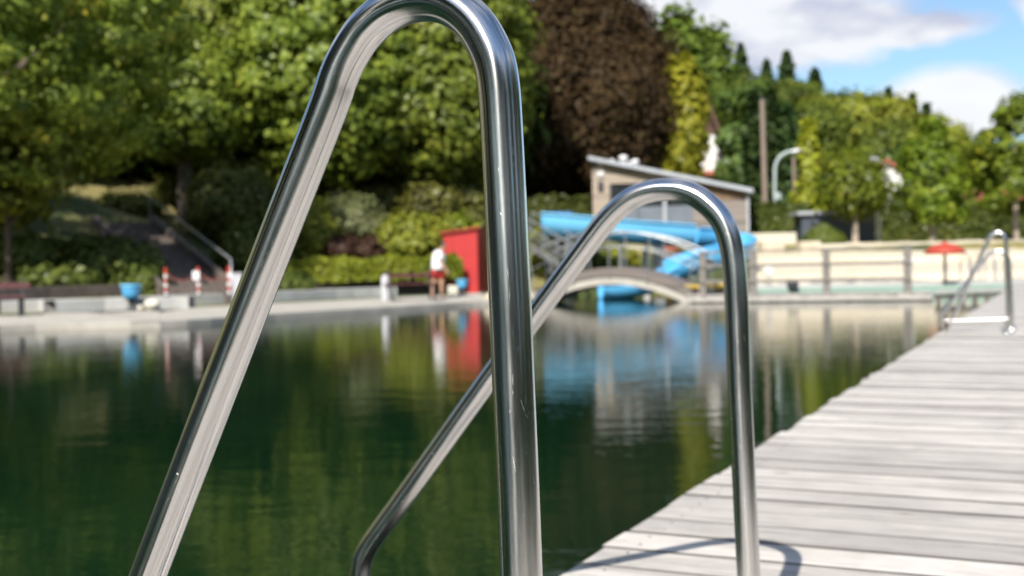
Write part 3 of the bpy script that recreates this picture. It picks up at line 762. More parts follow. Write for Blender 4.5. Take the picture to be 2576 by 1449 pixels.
q = [bq(BLn - .02, .25, 0), bq(BLn - .02, 4, 0), bq(BLn - .27, 4, 0), bq(BLn - .27, .25, 0)]
mb = MB(); mb.prism([c[:2] for c in q], bz0 - .6, zt(BLn)); mb.build('wall', 'grey_cladding', hb)
q = [bq(0, .25, 0), bq(.25, .25, 0), bq(.25, 4, 0), bq(0, 4, 0)]
mb = MB(); mb.prism([c[:2] for c in q], bz0 - .6, zt(.2)); mb.build('wall', 'cladding', hb)
q = [bq(0.25, 3.7, 0), bq(BLn - .28, 3.7, 0), bq(BLn - .28, 3.95, 0), bq(.25, 3.95, 0)]
mb = MB(); mb.prism([c[:2] for c in q], bz0 - .6, [zt(.25), zt(BLn - .3), zt(BLn - .3), zt(.25)]); mb.build('wall', 'cladding', hb)
win = MB(); q = [bq(.76, .10, 0), bq(4.29, .10, 0), bq(4.29, .13, 0), bq(.76, .13, 0)]; win.prism([c[:2] for c in q], 3.55, wz - .003); wo = win.build('window', 'dark_glass', hb)
for s_ in (.80, 1.7, 2.6, 3.45, 4.26):
    mb = MB(); c = bq(s_, .07, (3.55 + wz) / 2); mb.box(c, (.06, .05, wz - 3.55 - .02), math.atan2(dv.y, dv.x)); mb.build('frame', 'dark_metal', wo)
for s0, s1 in ((.76, 1.95), (1.98, 3.02), (3.20, 4.29)):
    mb = MB(); q = [bq(s0, .08, 0), bq(s1, .08, 0), bq(s1, .12, 0), bq(s0, .12, 0)]; mb.prism([c[:2] for c in q], bz0 - .4, 3.545)
    for zz in np.arange(2.0, 3.5, .22): mb.prism([c[:2] for c in [bq(s0, .072, 0), bq(s1, .072, 0), bq(s1, .079, 0), bq(s0, .079, 0)]], zz, zz + .02)
    mb.build('shutter', 'grey_panel', hb)
mb = MB(); c = bq(3.11, .03, 3.0); mb.box(c, (.13, .13, 2.2), math.atan2(dv.y, dv.x)); mb.build('column', 'roof_grey', hb)
mb = MB(); c = bq(BLn - .06, -.06, (bz0 + zt(BLn)) / 2 - .1); mb.box(c, (.10, .10, zt(BLn) - bz0 + .3), math.atan2(dv.y, dv.x)); mb.build('downpipe', 'roof_grey', hb)
# orange-brown board under the eave
mb = wallbox(4.5, BLn - .15, zt(6) - .42, zt(4.5) - .02, zt(BLn - .15) - .02, -.03, -.002); mb.build('fascia', 'brown_wood', hb)
mb = MB(); q = [bq(-.12, -.45, 0), bq(BLn + .18, -.45, 0), bq(BLn + .18, 4.2, 0), bq(-.12, 4.2, 0)]
zz = [zt(-.25) + .005, zt(BLn + .18) + .005] * 1; z0_ = [zz[0], zz[1], zz[1], zz[0]]
mb.prism([c[:2] for c in q], z0_, [z + .17 for z in z0_]); rf = mb.build('roof', 'roof_grey', hb, .01)
for u, v, s_ in ((1568, 392, .20), (1598, 398, .17), (1584, 402, .10), (1540, 392, .08)):
    c = at(u, v, 50.8); s2 = (Vector((c.x, c.y, 0)) - Vector((bx0, by0, 0))).dot(dv); base = zt(s2) + .17
    mb = MB(); mb.lathe((c.x, c.y, base), [(s_ * .6, 0), (s_ * .6, s_ * 1.2), (s_, s_ * 1.3), (s_ * .95, s_ * 2.0), (.01, s_ * 2.3)], 12); mb.build('vent', 'white_paint', rf)
for z, rr_ in ((5.42, .10), (5.02, .13)):
    c = bq(.37, -.06, z); mb = MB(); mb.box(c, (rr_ * 2, .10, rr_ * 1.7), math.atan2(dv.y, dv.x)); mb.build('floodlight', 'white_paint', hb, .02)
c = bq(.37, -.05, 4.5); mb = MB(); mb.box(c, (.22, .12, .42), math.atan2(dv.y, dv.x)); mb.build('loudspeaker', 'dark_metal', hb, .02)

# ------------------------------------------------------------------ red hut
def leaf_pos(u, v, Y): return at(u, v, Y)
Yh = 38.3; hl = at(1119, 735, Yh); hz = .22
hut = thing('red_hut', 'tall narrow bright red hut with sloping roof on the far shore', 'hut', (hl.x, hl.y, hz), R(-13))
mb = MB(); wf = 1.16; dp = 1.5
mb.prism([(0, 0), (wf, 0), (wf, dp), (0, dp)], 0, [1.98, 2.12, 2.12, 1.98]); mb.build('wall', 'red_paint', hut, world=False)
mb = MB(); mb.prism([(-.10, -.12), (wf + .10, -.12), (wf + .10, dp + .1), (-.10, dp + .1)], [1.975, 2.13, 2.13, 1.975], [2.035, 2.19, 2.19, 2.035]); mb.build('roof', 'red_trim', hut, world=False)
for x_ in (0.04, wf - .04):
    mb = MB(); mb.box((x_, -.012, 1.0), (.07, .022, 1.94)); mb.build('trim', 'red_paint', hut, world=False)
mb = MB(); mb.box((wf + .012, .75, .98), (.025, .75, 1.8)); dr = mb.build('door', 'red_trim', hut, world=False)
mb = MB(); mb.box((wf + .045, 1.05, .98), (.04, .03, .14)); mb.build('handle', 'dark_metal', dr, world=False)
mb = MB(); mb.box((wf / 2, dp / 2, -.06), (wf + .3, dp + .3, .12)); mb.build('base', 'concrete', hut, world=False)
c = at(1140, 742, 37.6); mb = MB(); mb.box((c.x, c.y, .32), (.34, .3, .34)); tag(mb.build('stone_block', 'white_stone', None, .03), 'small pale stone block at the left foot of the red hut', 'stone block')

# ------------------------------------------------------------------ bins, benches, posts, bollards on the far shore
def bin_(label, c, h_, r_):
    t = thing('litter_bin', label, 'litter bin', c, 0, 'blue litter bins on the far shore')
    mb = MB(); mb.lathe((0, 0, 0), [(r_ * .5, 0), (r_ * .5, .03), (r_ * .30, .05), (r_ * .34, h_ * .45), (r_ * .62, h_ * .5)], 16); mb.build('stand', 'dark_metal', t, world=False)
    mb = MB(); mb.lathe((0, 0, 0), [(.01, h_ * .42), (r_ * .62, h_ * .43), (r_ * .86, h_ * .60), (r_, h_ * .95), (r_, h_), (r_ * .93, h_), (r_ * .8, h_ * .62), (.01, h_ * .5)], 20); mb.build('basket', 'blue_plastic', t, world=False)
    mb = MB(); mb.lathe((0, 0, 0), [(r_ + .004, h_ * .93), (r_ + .018, h_ * .94), (r_ + .018, h_ + .01), (r_ + .004, h_ + .015)], 20); mb.build('rim', 'pale_blue', t, world=False)
c = at(331, 782, 26.3); bin_('blue funnel-shaped litter bin on the far shore left beside pale rocks', (c.x, c.y, .24), .58, .22)
c = at(1163, 740, 34.5); bin_('small blue litter bin in front of the red hut', (c.x, c.y, .24), .46, .17)
def rock(label, c, s_, seed, m='white_stone'):
    bm_ = bmesh.new(); bmesh.ops.create_icosphere(bm_, subdivisions=3, radius=s_); rr2 = random.Random(seed); dsp = [Vector((rr2.gauss(0, 1), rr2.gauss(0, 1), rr2.gauss(0, 1))).normalized() for _ in range(14)]
    for q in bm_.verts:
        n_ = q.co.normalized(); q.co *= 1 - .28 * max(0, max(n_.dot(d2) for d2 in dsp) - .72) * 2.2; q.co.z *= .8
    me = bpy.data.meshes.new('rock'); bm_.to_mesh(me); bm_.free(); me.materials.append(MATS[m]); ob = bpy.data.objects.new('rock', me); C.objects.link(ob); ob.location = c
    tag(ob, label, 'rock')
c = at(383, 772, 26.0); rock('large whitish rock on the far shore just right of the blue bin', (c.x, c.y, .36), .20, 3)
c = at(353, 780, 25.9); rock('small pale rock between the blue bin and the whitish rock', (c.x, c.y, .30), .09, 4)
def bench(label, c, rz):
    t = thing('park_bench', label, 'bench', c, rz, 'dark red benches on the far shore')
    for i in range(3): mb = MB(); mb.box((0, -.22 + i * .13, .45), (1.5, .11, .04)); mb.build('seat', 'maroon', t, .006, world=False)
    for i in range(1): mb = MB(); mb.box((0, .22 + i * .035, .68 + i * .15), (1.5, .03, .11)); mb.build('backrest', 'maroon', t, .006, world=False)
    for x_ in (-.6, .6):
        mb = MB(); mb.box((x_, -.20, .21), (.06, .06, .43)); mb.build('leg', 'dark_metal', t, .005, world=False)
        mb = MB(); mb.beam((x_, .16, 0), (x_, .26, .85), .05, .05); mb.beam((x_, -.22, .41), (x_, .2, .41), .05, .04); mb.build('leg', 'dark_metal', t, .005, world=False)
c = at(1035, 752, 31.6); bench('dark red slatted bench between the pale post and the person', (c.x, c.y, .2), R(24))
c = at(-22, 797, 24.4); bench('dark red slatted bench cut off at the far left edge', (c.x, c.y, .19), R(14))
c = at(970, 753, 31.5); mb = MB(); mb.lathe((c.x, c.y, .19), [(.11, 0), (.11, .62), (.09, .69), (.01, .72)], 16)
tag(mb.build('pale_post', 'pale_paint'), 'short round pale grey post left of the dark red bench', 'post')
c = at(599, 742, 29.6); pz = tz(c.x, c.y); mb = MB(); mb.box((c.x, c.y, pz + .42), (.24, .16, .92)); mb.box((c.x, c.y, pz + .9), (.27, .2, .04)); tag(mb.build('meter_cabinet', 'pale_paint', None, .012), 'narrow pale grey cabinet behind the right red and white bollard', 'cabinet')
cu = [(418, 745, 28.4), (500, 745, 28.4), (577, 742, 28.4)]; bases = []
for i, (u, v, Y) in enumerate(cu):
    c = at(u, v, Y); z0 = .50; bases.append(Vector((c.x, c.y, z0)))
    lab = ['red and white banded bollard leftmost of three at the dark stair foot', 'red and white banded bollard carrying a small white sign, middle of three', 'red and white banded bollard beside the pale grey cabinet'][i]
    t = thing('bollard', lab, 'bollard', (c.x, c.y, z0), 0, 'red and white bollards at the stair foot')
    for k in range(6):
        mb = MB(); mb.lathe((0, 0, 0), [(.040, k * .11), (.040, (k + 1) * .11 - .001)], 12); mb.build('band', 'red_gloss' if k % 2 else 'white_paint', t, world=False)
    mb = MB(); mb.lathe((0, 0, 0), [(.042, .66), (.038, .69), (.01, .705)], 12); mb.build('cap', 'red_gloss', t, world=False)
    mb = MB(); mb.lathe((0, 0, 0), [(.09, 0.001), (.09, .02), (.042, .03)], 12); mb.build('base', 'dark_metal', t, world=False)
c = bases[1] + Vector((-.04, -.06, .50)); mb = MB(); mb.box(c, (.17, .012, .22)); tag(mb.build('notice_sign', 'white_paint', None, .004), 'small blank white sign hung on the middle red and white bollard', 'sign')
for a, c2, lb in ((bases[0], bases[1], 'thin chain sagging between left and middle red and white bollards'), (bases[1], bases[2], 'thin chain sagging between middle and right red and white bollards')):
    pts = [a.lerp(c2, k / 12) + Vector((0, -.0, .60 - .22 * (1 - (2 * k / 12 - 1) ** 2))) for k in range(13)]
    mb = MB(); mb.tube(pts, .009, 6); tag(mb.build('chain', 'red_trim'), lb, 'chain')

# outdoor stair up the bank
st0, st1 = P_(500, 30.0, .5), P_(315, 38.5, 0); st1.z = tz(st1.x, st1.y) + .1
stair = thing('stone_staircase', 'dark shaded flight of steps climbing the bank behind the bollards', 'staircase', st0)
sdv = Vector((st1.x - st0.x, st1.y - st0.y, 0)); sL = sdv.length; sdv.normalize(); ssd = Vector((-sdv.y, sdv.x, 0)); ns = 18
for k in range(ns):
    z1 = st0.z + (st1.z - st0.z) * (k + 1) / ns; q = st0 + sdv * (sL * (k + .5) / ns)
    mb = MB(); mb.box((q.x, q.y, z1 - .45), (sL / ns + .02 if False else sL / ns - .004, 1.7, .9), math.atan2(sdv.y, sdv.x)); mb.build('step', 'dark_wood', stair)
for o_ in (-.93, .93):
    mb = MB(); mb.beam(st0 + ssd * o_ + Vector((0, 0, .02)), Vector((st1.x, st1.y, st1.z)) + ssd * o_ + Vector((0, 0, .05)), .14, .5); mb.build('side_curb', 'dark_wood', stair)
hr = MB(); o_ = -.85
hr.tube([st0 + ssd * o_ + Vector((0, 0, .05)), st0 + ssd * o_ + Vector((0, 0, .9)), Vector((st1.x, st1.y, st1.z)) + ssd * o_ + Vector((0, 0, .9)), Vector((st1.x, st1.y, st1.z)) + ssd * o_], .028, 8)
hr.build('handrail', 'galv', stair)

# ------------------------------------------------------------------ right: sandy stepped bank, teal pool edge, things on it
def blockwall(label, pts, z0, z1, th, name='stone_wall', m='block_courses'):
    mb = MB(); strip(mb, pts, 0, th, z0, z1); return tag(mb.build(name, m, None, .02), label, 'wall')
def row(Y, us, dy=0): return [tuple(P_(u, Y + dy * i, 0)[:2]) for i, u in enumerate(us)]
us_ = [1900, 2080, 2260, 2440, 2640, 2900]
mb = MB(); strip(mb, row(34.0, us_, -.1), 0, .3, -.5, .26); tag(mb.build('pool_kerb', 'teal', None, .02), 'low turquoise kerb of the shallow pool behind the timber fence', 'kerb')
mb = MB(); strip(mb, row(35.2, us_, -.1), 0, 1.6, -.5, .34); struct(mb.build('pool_terrace', 'wall_concrete', None, .02))
sb = MB(); rows = [(36.9, .345), (37.4, .62), (39, .78), (42, .92), (42.02, 1.22), (44, 1.35), (46, 1.46), (46.02, 1.66), (47.5, 1.78), (48.6, 1.80), (48.7, .9)]
cols = np.linspace(1895, 3000, 60); vs = []
for Y, z in rows:
    for u in cols: q = P_(u, Y, z); vs.append((q.x, q.y + .15 * math.sin(u * .02), z + (rg.normal() * .012)))
nC = len(cols); fs = [(i * nC + k, i * nC + k + 1, (i + 1) * nC + k + 1, (i + 1) * nC + k) for i in range(len(rows) - 1) for k in range(nC - 1)]
sb.add(vs, fs, None, False); struct(sb.build('sand_bank', 'sand'))
blockwall('long pale limestone block wall halfway up the sandy bank', [tuple(P_(u, 41.9, 0)[:2]) for u in (1905, 2100, 2300, 2600, 2950)], .6, 1.26, .28)
blockwall('pale limestone block wall along the top of the sandy bank', [tuple(P_(u, 45.8, 0)[:2]) for u in (2010, 2200, 2400, 2700, 2950)], 1.1, 1.72, .28)
blockwall('higher stack of square limestone blocks beside the ornamental grass', [tuple(P_(u, 46.5, 0)[:2]) for u in (1893, 1950, 2004)], 1.0, 2.22, .6)
for u, Y, z, sx_, lb in ((1940, 45.2, 1.5, .9, 'large limestone block below the higher stone stack'), (2035, 44.8, 1.45, .8, 'limestone block in front of the ornamental grass clump')):
    q = P_(u, Y, z + .12); mb = MB(); mb.box(q, (sx_, .6, .5), .1); tag(mb.build('stone_block', 'stone', None, .04), lb, 'stone block')
q = P_(1993, 33.9, .38); mb = MB(); mb.box(q, (.28, .3, .22)); tag(mb.build('skimmer_box', 'dark_metal', None, .01), 'small dark box on the turquoise pool kerb behind the fence', 'box')
q0, q1 = at(1722, 721, 31.9), at(1824, 718, 31.7); mb = MB(); mb.beam(q0, q1, .16, .11); tag(mb.build('yellow_beam', 'yellow_paint', None, .02), 'yellow painted beam beside the bridge end at the jetty', 'beam')
mb = MB(); mb.beam(q0 - Vector((0, -.1, .2)), q1 - Vector((0, -.1, .2)), .08, .26); tag(mb.build('dark_beam', 'dark_wood'), 'dark timber beam directly under the yellow beam', 'beam')

# lifebuoys / round white markers
def buoy(label, c, r_, stand=None):
    t = thing('lifebuoy', label, 'lifebuoy', c, 0, 'white lifebuoys by the jetty fence')
    ring = MB(); pts = [Vector((math.cos(a) * r_ * .68, 0, math.sin(a) * r_ * .68)) for a in np.linspace(0, 2 * math.pi, 25)]
    ring.tube(pts, r_ * .32, 10, False); ring.build('ring', 'white_paint', t, world=False)
    bk = MB(); bk.lathe((0, 0, 0), [(.0, 0), (r_ * .5, 0)], 16)
    bk.v = [(x, z_ + .03, y) for x, y, z_ in bk.v]; bk.build('backing', 'white_paint', t, world=False)
    if stand:
        for dx in (-.05, .06): mb = MB(); mb.tube([(dx, .06, -c[2] + stand), (dx, .06, -r_ * .5)], .016, 8); mb.build('stand', 'galv', t, world=False)
c = at(1785, 662, 30.9); buoy('round white lifebuoy on a thin stand beside the first fence post', tuple(c), .15, BZ)
c = at(1934, 681, 34.2); buoy('white lifebuoy on a short stand seen through the second fence bay', tuple(c), .13, .3)
c = at(2284, 655, 29.4); buoy('white lifebuoy hanging on the last fence post near the red umbrella', tuple(c), .17)
# water umbrella
c = at(2378, 722, 34.5); ub = thing('water_umbrella', 'red mushroom shaped water umbrella on a thin pole', 'water umbrella', (c.x, c.y, 0))
tp = at(2378, 609, 34.5).z
mb = MB(); mb.tube([(c.x, c.y, -.5), (c.x, c.y, tp - .08)], .045, 12); mb.build('pole', 'dark_metal', ub)
mb = MB(); rr_ = .60; mb.lathe((c.x, c.y, tp - .34), [(rr_ * .97, -.015), (rr_, 0), (rr_ * .9, .12), (rr_ * .68, .21), (rr_ * .4, .28), (.06, .315), (.001, .32)], 28)
mb.lathe((c.x, c.y, tp - .34), [(.04, .24), (rr_ * .6, .17), (rr_ * .97, -.015)], 28); cn = mb.build('canopy', 'red_trim', ub)
mb = MB(); mb.lathe((c.x, c.y, tp - .02), [(.07, -.03), (.06, .03), (.001, .05)], 12); mb.build('cap', 'red_trim', ub)
# steel railing at the shallow pool steps
c = P_(2462, 35.0, .34); rl = thing('steel_railing', 'small steel railing at the shallow pool behind the far ladder', 'railing', c)
for i, x_ in enumerate((-.55, -.2, .2, .55)):
    mb = MB(); a = Vector((c.x + x_, c.y + .1 * (i % 2), .34)); mb.tube([a, a + Vector((0, 0, .75)), a + Vector((.12, 0, .84)), a + Vector((.26, 0, .75)), a + Vector((.28, 0, 0))], .02, 8); mb.build('hoop', 'galv', rl)

# grey container shed
q = P_(2098, 50.5, 0); g0 = 1.75; cs = thing('storage_shed', 'long dark slate grey storage shed behind the ornamental grass', 'shed', (q.x, q.y, g0), R(-3))
mb = MB(); mb.box((0, 0, .62), (3.1, 1.8, 1.3)); mb.build('wall', 'slate_panel', cs, .02, world=False)
mb = MB(); mb.box((-.1, -.05, 1.36), (3.3, 2.1, .16)); mb.build('roof', 'roof_grey', cs, .02, world=False)
mb = MB(); mb.box((1.75, -.95, .8), (.07, .07, 1.6)); mb.box((1.62, -.95, .8), (.05, .05, 1.6)); mb.build('downpipe', 'white_paint', cs, world=False)
for k in range(9): mb = MB(); mb.box((-1.35 + k * .34, -.905, .62), (.05, .02, 1.2)); mb.build('rib', 'slate_panel', cs, world=False)

# poles and lamp
c = at(1925, 522, 55); tp = at(1917, 250, 55); mb = MB(); mb.tube([(c.x, c.y, c.z - 2), (c.x, c.y, c.z), (tp.x, tp.y, tp.z)], [.15, .145, .11], 12)
up_ = thing('utility_pole', 'tall brown wooden utility pole in front of the spruces', 'utility pole', (c.x, c.y, c.z - 2)); mb.build('pole', 'pole_wood', up_)
mb = MB(); mb.lathe(tuple(tp), [(.12, -.02), (.13, .02), (.01, .09)], 12); mb.build('cap', 'dark_metal', up_)
c = at(2000, 522, 55.5); tp = at(1996, 395, 55.5); mb = MB(); mb.tube([(c.x, c.y, c.z - 2), (tp.x, tp.y, tp.z)], .085, 10); tag(mb.build('wooden_post', 'pole_wood'), 'shorter brown wooden post right behind the curved street lamp', 'post')
lp = [at(1953, 600, 53), at(1950, 522, 53), at(1949, 440, 53), at(1952, 412, 53), at(1962, 395, 53), at(1978, 384, 53), at(1992, 381, 53)]
sl_ = thing('street_lamp', 'grey street lamp with a curved arm reaching right', 'street lamp', tuple(lp[0]))
mb = MB(); mb.tube(smooth_curve(lp, 5), .075, 10); mb.build('pole', 'lamp_metal', sl_)
c = at(2001, 380, 53); mb = MB(); mb.lathe((0, 0, 0), [(.01, -.28), (.09, -.22), (.15, 0), (.12, .2), (.01, .26)], 12)
mb.v = [(c.x + z_ * .95, c.y + y, c.z + x * .7 + z_ * .1) for x, y, z_ in mb.v]; mb.build('lamp_head', 'white_paint', sl_)
c = at(1957, 493, 53); mb = MB(); mb.box((c.x, c.y - .08, c.z), (.2, .12, .3)); mb.build('junction_box', 'lamp_metal', sl_, .01)

# ------------------------------------------------------------------ houses on the slope
def house(label, c, rz, wd, dp, hw, hr, roofm, over=.35, wallm='white_render'):
    t = thing('house', label, 'house', c, rz)
    mb = MB(); x, y = wd / 2, dp / 2
    mb.add([(-x, -y, -3), (x, -y, -3), (x, -y, hw), (0, -y, hw + hr), (-x, -y, hw), (-x, y, -3), (x, y, -3), (x, y, hw), (0, y, hw + hr), (-x, y, hw)],
           [(0, 1, 2, 3, 4), (9, 8, 7, 6, 5), (1, 6, 7, 2), (0, 4, 9, 5), (0, 5, 6, 1)]); mb.build('wall', wallm, t, world=False)
    for sgn in (-1, 1):
        mb = MB(); sl2 = hr / x; ex = x + over
        vs = [(sgn * ex, yy, hw - over * sl2 + a) for a in (0.01, .18) for yy in (-y - over, y + over)] + [(0, yy, hw + hr + a) for a in (0.01, .18 + .0) for yy in (-y - over, y + over)]
        f_ = [(0, 1, 3, 2), (4, 6, 7, 5), (0, 2, 6, 4), (1, 5, 7, 3), (2, 3, 7, 6), (0, 4, 5, 1)]
        mb.add(vs, f_); mb.build('roof', roofm, t, world=False)
    for x_, z_ in ((-x * .45, hw * .5), (x * .45, hw * .5)):
        mb = MB(); mb.box((x_, -y - .01, z_), (.8, .05, 1.0)); wo = mb.build('window', 'dark_glass', t, world=False)
        mb = MB(); mb.box((x_, -y - .03, z_ + .54), (.96, .07, .08)); mb.box((x_, -y - .03, z_ - .54), (.96, .07, .08)); mb.build('frame', 'white_paint', wo, world=False)
    return t
c = at(2246, 530, 63); house('white house with orange tiled roof showing between the young trees', (c.x, c.y, c.z - .4), R(-24), 2.6, 4.5, 1.75, 1.15, 'tile_red', .2)
c = at(2160, 490, 66); house('white house mostly hidden behind the left young tree', (c.x, c.y, c.z - .6), R(10), 2.0, 4, 1.7, .7, 'roof_grey', .1)
c = at(2452, 540, 62); house('cream house low behind the hedge near the right edge', (c.x, c.y, c.z - .7), R(12), 3.0, 4, 1.2, .6, 'tile_red', .2, 'stone')
# A-frame house
c = at(1768, 436, 78); af = thing('gabled_house', 'steep brown roofed house with white gable wall behind the yellow tree', 'house', (c.x, c.y, c.z))
hw_ = 1.75; ht_ = (at(1768, 236, 78).z - c.z)
def gp(x, f): return (x, f * ht_)
mb = MB(); mb.add([(c.x - hw_, c.y, c.z - 3), (c.x + hw_, c.y, c.z - 3), (c.x + hw_, c.y, c.z), (c.x + hw_ * .52, c.y, c.z + ht_ * .48), (c.x - hw_ * .52, c.y, c.z + ht_ * .48), (c.x - hw_, c.y, c.z)] + [(c.x - hw_, c.y + 5, c.z - 3), (c.x + hw_, c.y + 5, c.z - 3), (c.x + hw_, c.y + 5, c.z), (c.x + hw_ * .52, c.y + 5, c.z + ht_ * .48), (c.x - hw_ * .52, c.y + 5, c.z + ht_ * .48), (c.x - hw_, c.y + 5, c.z)],
    [(0, 1, 2, 3, 4, 5), (11, 10, 9, 8, 7, 6), (1, 7, 8, 2), (0, 5, 11, 6), (2, 8, 9, 3), (4, 10, 11, 5)]); mb.build('wall', 'white_render', af)
mb = MB(); mb.add([(c.x - hw_ * .52, c.y, c.z + ht_ * .482), (c.x + hw_ * .52, c.y, c.z + ht_ * .482), (c.x, c.y, c.z + ht_ * .99), (c.x - hw_ * .52, c.y + 5, c.z + ht_ * .482), (c.x + hw_ * .52, c.y + 5, c.z + ht_ * .482), (c.x, c.y + 5, c.z + ht_ * .99)], [(0, 1, 2), (5, 4, 3), (1, 4, 5, 2), (0, 2, 5, 3)]); mb.build('gable', 'shingle', af)
for sgn in (-1, 1):
    mb = MB(); th = .34; a0 = [(c.x + sgn * (hw_ + .25), c.z - .25), (c.x + sgn * .01, c.z + ht_ + .15), (c.x + sgn * (.01 + th * 0), c.z + ht_ + .15 + .5), (c.x + sgn * (hw_ + .25 + th), c.z - .25)]
    mb.add([(x, yy, z) for yy in (c.y - .4, c.y + 5.4) for x, z in a0], [(0, 1, 2, 3), (7, 6, 5, 4), (0, 4, 5, 1), (1, 5, 6, 2), (2, 6, 7, 3), (3, 7, 4, 0)]); mb.build('roof', 'shingle', af)
mb = MB(); mb.box((c.x + .5, c.y - .5, c.z - .05), (3.0, .9, .3)); mb.build('porch_roof', 'tile_red', af, .02)

# ------------------------------------------------------------------ trees: the big ones on the left bank
def tg(u, Y): q = P_(u, Y, 0); return (q.x, q.y, tz(q.x, q.y))
def tree_at(u, Y, vtop, vbot, wpx, **k):
    """crown spans vtop..vbot (picture rows) at distance Y, wpx wide"""
    g0 = tg(u, Y); zt_ = at(u, vtop, Y).z - g0[2]; zb_ = at(u, vbot, Y).z - g0[2]
    r_ = wpx / 2 * Y / FPX
    return dict(loc=g0, H=zt_, rad=(r_, r_ * k.get('dep', .95), (zt_ - zb_) / 2), zc=(zt_ + zb_) / 2)
D = tree_at(-110, 30, -620, 560, 1240)
tree('walnut_tree', 'broad mid green tree hanging over the shore at the far left edge', 'tree', **D, m='leaf_walnut', n=100000, leaf=.12, seed=1, shape='round', nclump=1300, cr=.38, rb=.38)
# drooping side branch of leaves
D = tree_at(20, 29.5, 250, 590, 330); tree('walnut_sapling', 'drooping leafy young tree at the left edge beneath the broad tree', 'tree', **D, m='leaf_walnut', n=7000, leaf=.15, seed=2, shape='round', nclump=36, cr=.6, rb=.09)
lim = [(470, 43, 60, 450, 330, 'smaller bright green lime tree filling the gap right of the broad tree'), (560, 47, -420, 520, 660, 'large bright green lime tree left of the tall handrail loop'), (850, 45, -350, 590, 600, 'large bright green lime tree seen through the tall handrail loop, left half'),
       (1110, 46, -300, 600, 500, 'large bright green lime tree next to the copper beech')]
for i, (u, Y, vt, vb, wp, lb) in enumerate(lim):
    D = tree_at(u, Y, vt, vb, wp); tree('lime_tree', lb, 'tree', **D, m='leaf_lime', n=72000, leaf=.17, seed=10 + i, shape='dome', nclump=900, cr=.48, rb=.34, group='lime trees on the left bank')
bk = [(420, 54, 60, 500, 420), (660, 55, 100, 510, 400), (900, 54, 120, 510, 400), (1150, 54, 150, 515, 380), (180, 50, 60, 480, 420), (-60, 44, 60, 500, 420), (260, 58, -300, 420, 620), (520, 66, -200, 420, 560), (760, 62, -260, 440, 560), (980, 64, -240, 470, 520), (1180, 66, -60, 470, 380), (40, 52, -300, 470, 560), (1290, 74, 120, 500, 380)]
for i, (u, Y, vt, vb, wp) in enumerate(bk):
    D = tree_at(u, Y, vt, vb, wp); tree('shade_tree', 'dark green tree standing in the gloom behind the lime trees', 'tree', **D, m='leaf_dark', n=11000, leaf=.45, seed=30 + i, shape='dome', nclump=90, cr=1.5, rb=.35, group='dark trees behind the limes')
D = tree_at(1468, 58, -40, 530, 560); tree('copper_beech', 'huge dark brown copper beech with hanging branches', 'tree', **D, m='leaf_beech', n=110000, leaf=.135, seed=50, shape='skirt', nclump=1500, cr=.42, rb=.5, droop=1.5, flat=2.6, elong=1.9)
# trees of the same bank carrying on beside the viewer, mirrored in the steel
for i, (x, y, h_) in enumerate(((-19.5, 4, 15), (-19, -6, 16), (-20, -16, 16), (-27, -1, 17), (-28, -12, 18))):
    tree('bank_tree', 'tall leafy tree on the left shore beyond the picture edge', 'tree', (x, y, tz(x, y)), h_, (5.4, 5.2, h_ * .40), h_ * .58, 'leaf_dark', 9000, .36, 60 + i, 'round', 80, 1.2, rb=.4, group='trees on the left shore beside the viewer')

# trees behind the beech towards the hill
D = tree_at(1728, 55, 165, 452, 104); tree('yellow_willow', 'slender hanging yellow green tree between beech and gabled house', 'tree', **D, m='leaf_yellow', n=7000, leaf=.28, seed=70, shape='spindle', nclump=60, cr=.65, rb=.14, droop=1.5, flat=1.5)
for i, (u, Y, vt, vb, wp, lb) in enumerate(((1712, 84, 18, 360, 130, 'tall pale green birch rising right behind the copper beech'), (1790, 90, 62, 330, 90, 'narrow pale green birch right of the taller birch'))):
    D = tree_at(u, Y, vt, vb, wp); tree('birch_tree', lb, 'tree', **D, m='leaf_hill_light', n=6000, leaf=.38, seed=72 + i, shape='round', nclump=60, cr=1.0, bark='pale_bark', rb=.2, flat=1.1, group='birches behind the beech')
def spruce(label, u, Y, vt, wpx, seed, n=7000, name='spruce_tree', m='leaf_spruce', leaf=.26, group=None, vb=540):
    g0 = tg(u, Y); H = at(u, vt, Y).z - g0[2]; r_ = wpx / 2 * Y / FPX; rng = np.random.default_rng(seed)
    t = thing(name, label, 'tree', g0, 0, group); mb = MB(); mb.tube([(0, 0, -.3), (0, 0, H * .5), (0, 0, H * .98)], [r_ * .11, r_ * .07, .02], 8); mb.build('trunk', 'bark', t, world=False)
    nb_ = 150; zz = rng.random(nb_) ** 1.2 * .95 + .04; an = rng.uniform(0, 6.283, nb_); ln = r_ * (1 - zz) ** .85 * rng.uniform(.7, 1.1, nb_)
    k = rng.integers(0, nb_, n); f_ = rng.random(n) ** .7
    sp_ = .04 * r_ + .24 * f_ * ln[k]
    x = np.cos(an[k]) * ln[k] * f_ + rng.normal(size=n) * sp_ * .6; y = np.sin(an[k]) * ln[k] * f_ + rng.normal(size=n) * sp_ * .6
    z = zz[k] * H - f_ * ln[k] * .35 + rng.normal(size=n) * .10 * r_ * .5
    pos = np.stack([x, y, z], 1); nr = np.stack([np.cos(an[k]) * .5, np.sin(an[k]) * .5, np.full(n, .8)], 1) + rng.normal(size=(n, 3)) * .4
    leaves('crown', m, pos, nr, leaf, rng, t, 2.0, droop=.6); return t
spruce('dark spruce left of the wooden utility pole, behind the building roof', 1900, 63, 215, 96, 80, group='dark spruces by the utility pole')
spruce('dark spruce directly behind the wooden utility pole', 1945, 65, 225, 120, 81, group='dark spruces by the utility pole')
spruce('dark spruce between the utility pole and the yellow cypress', 1985, 65, 270, 150, 82, group='dark spruces by the utility pole')
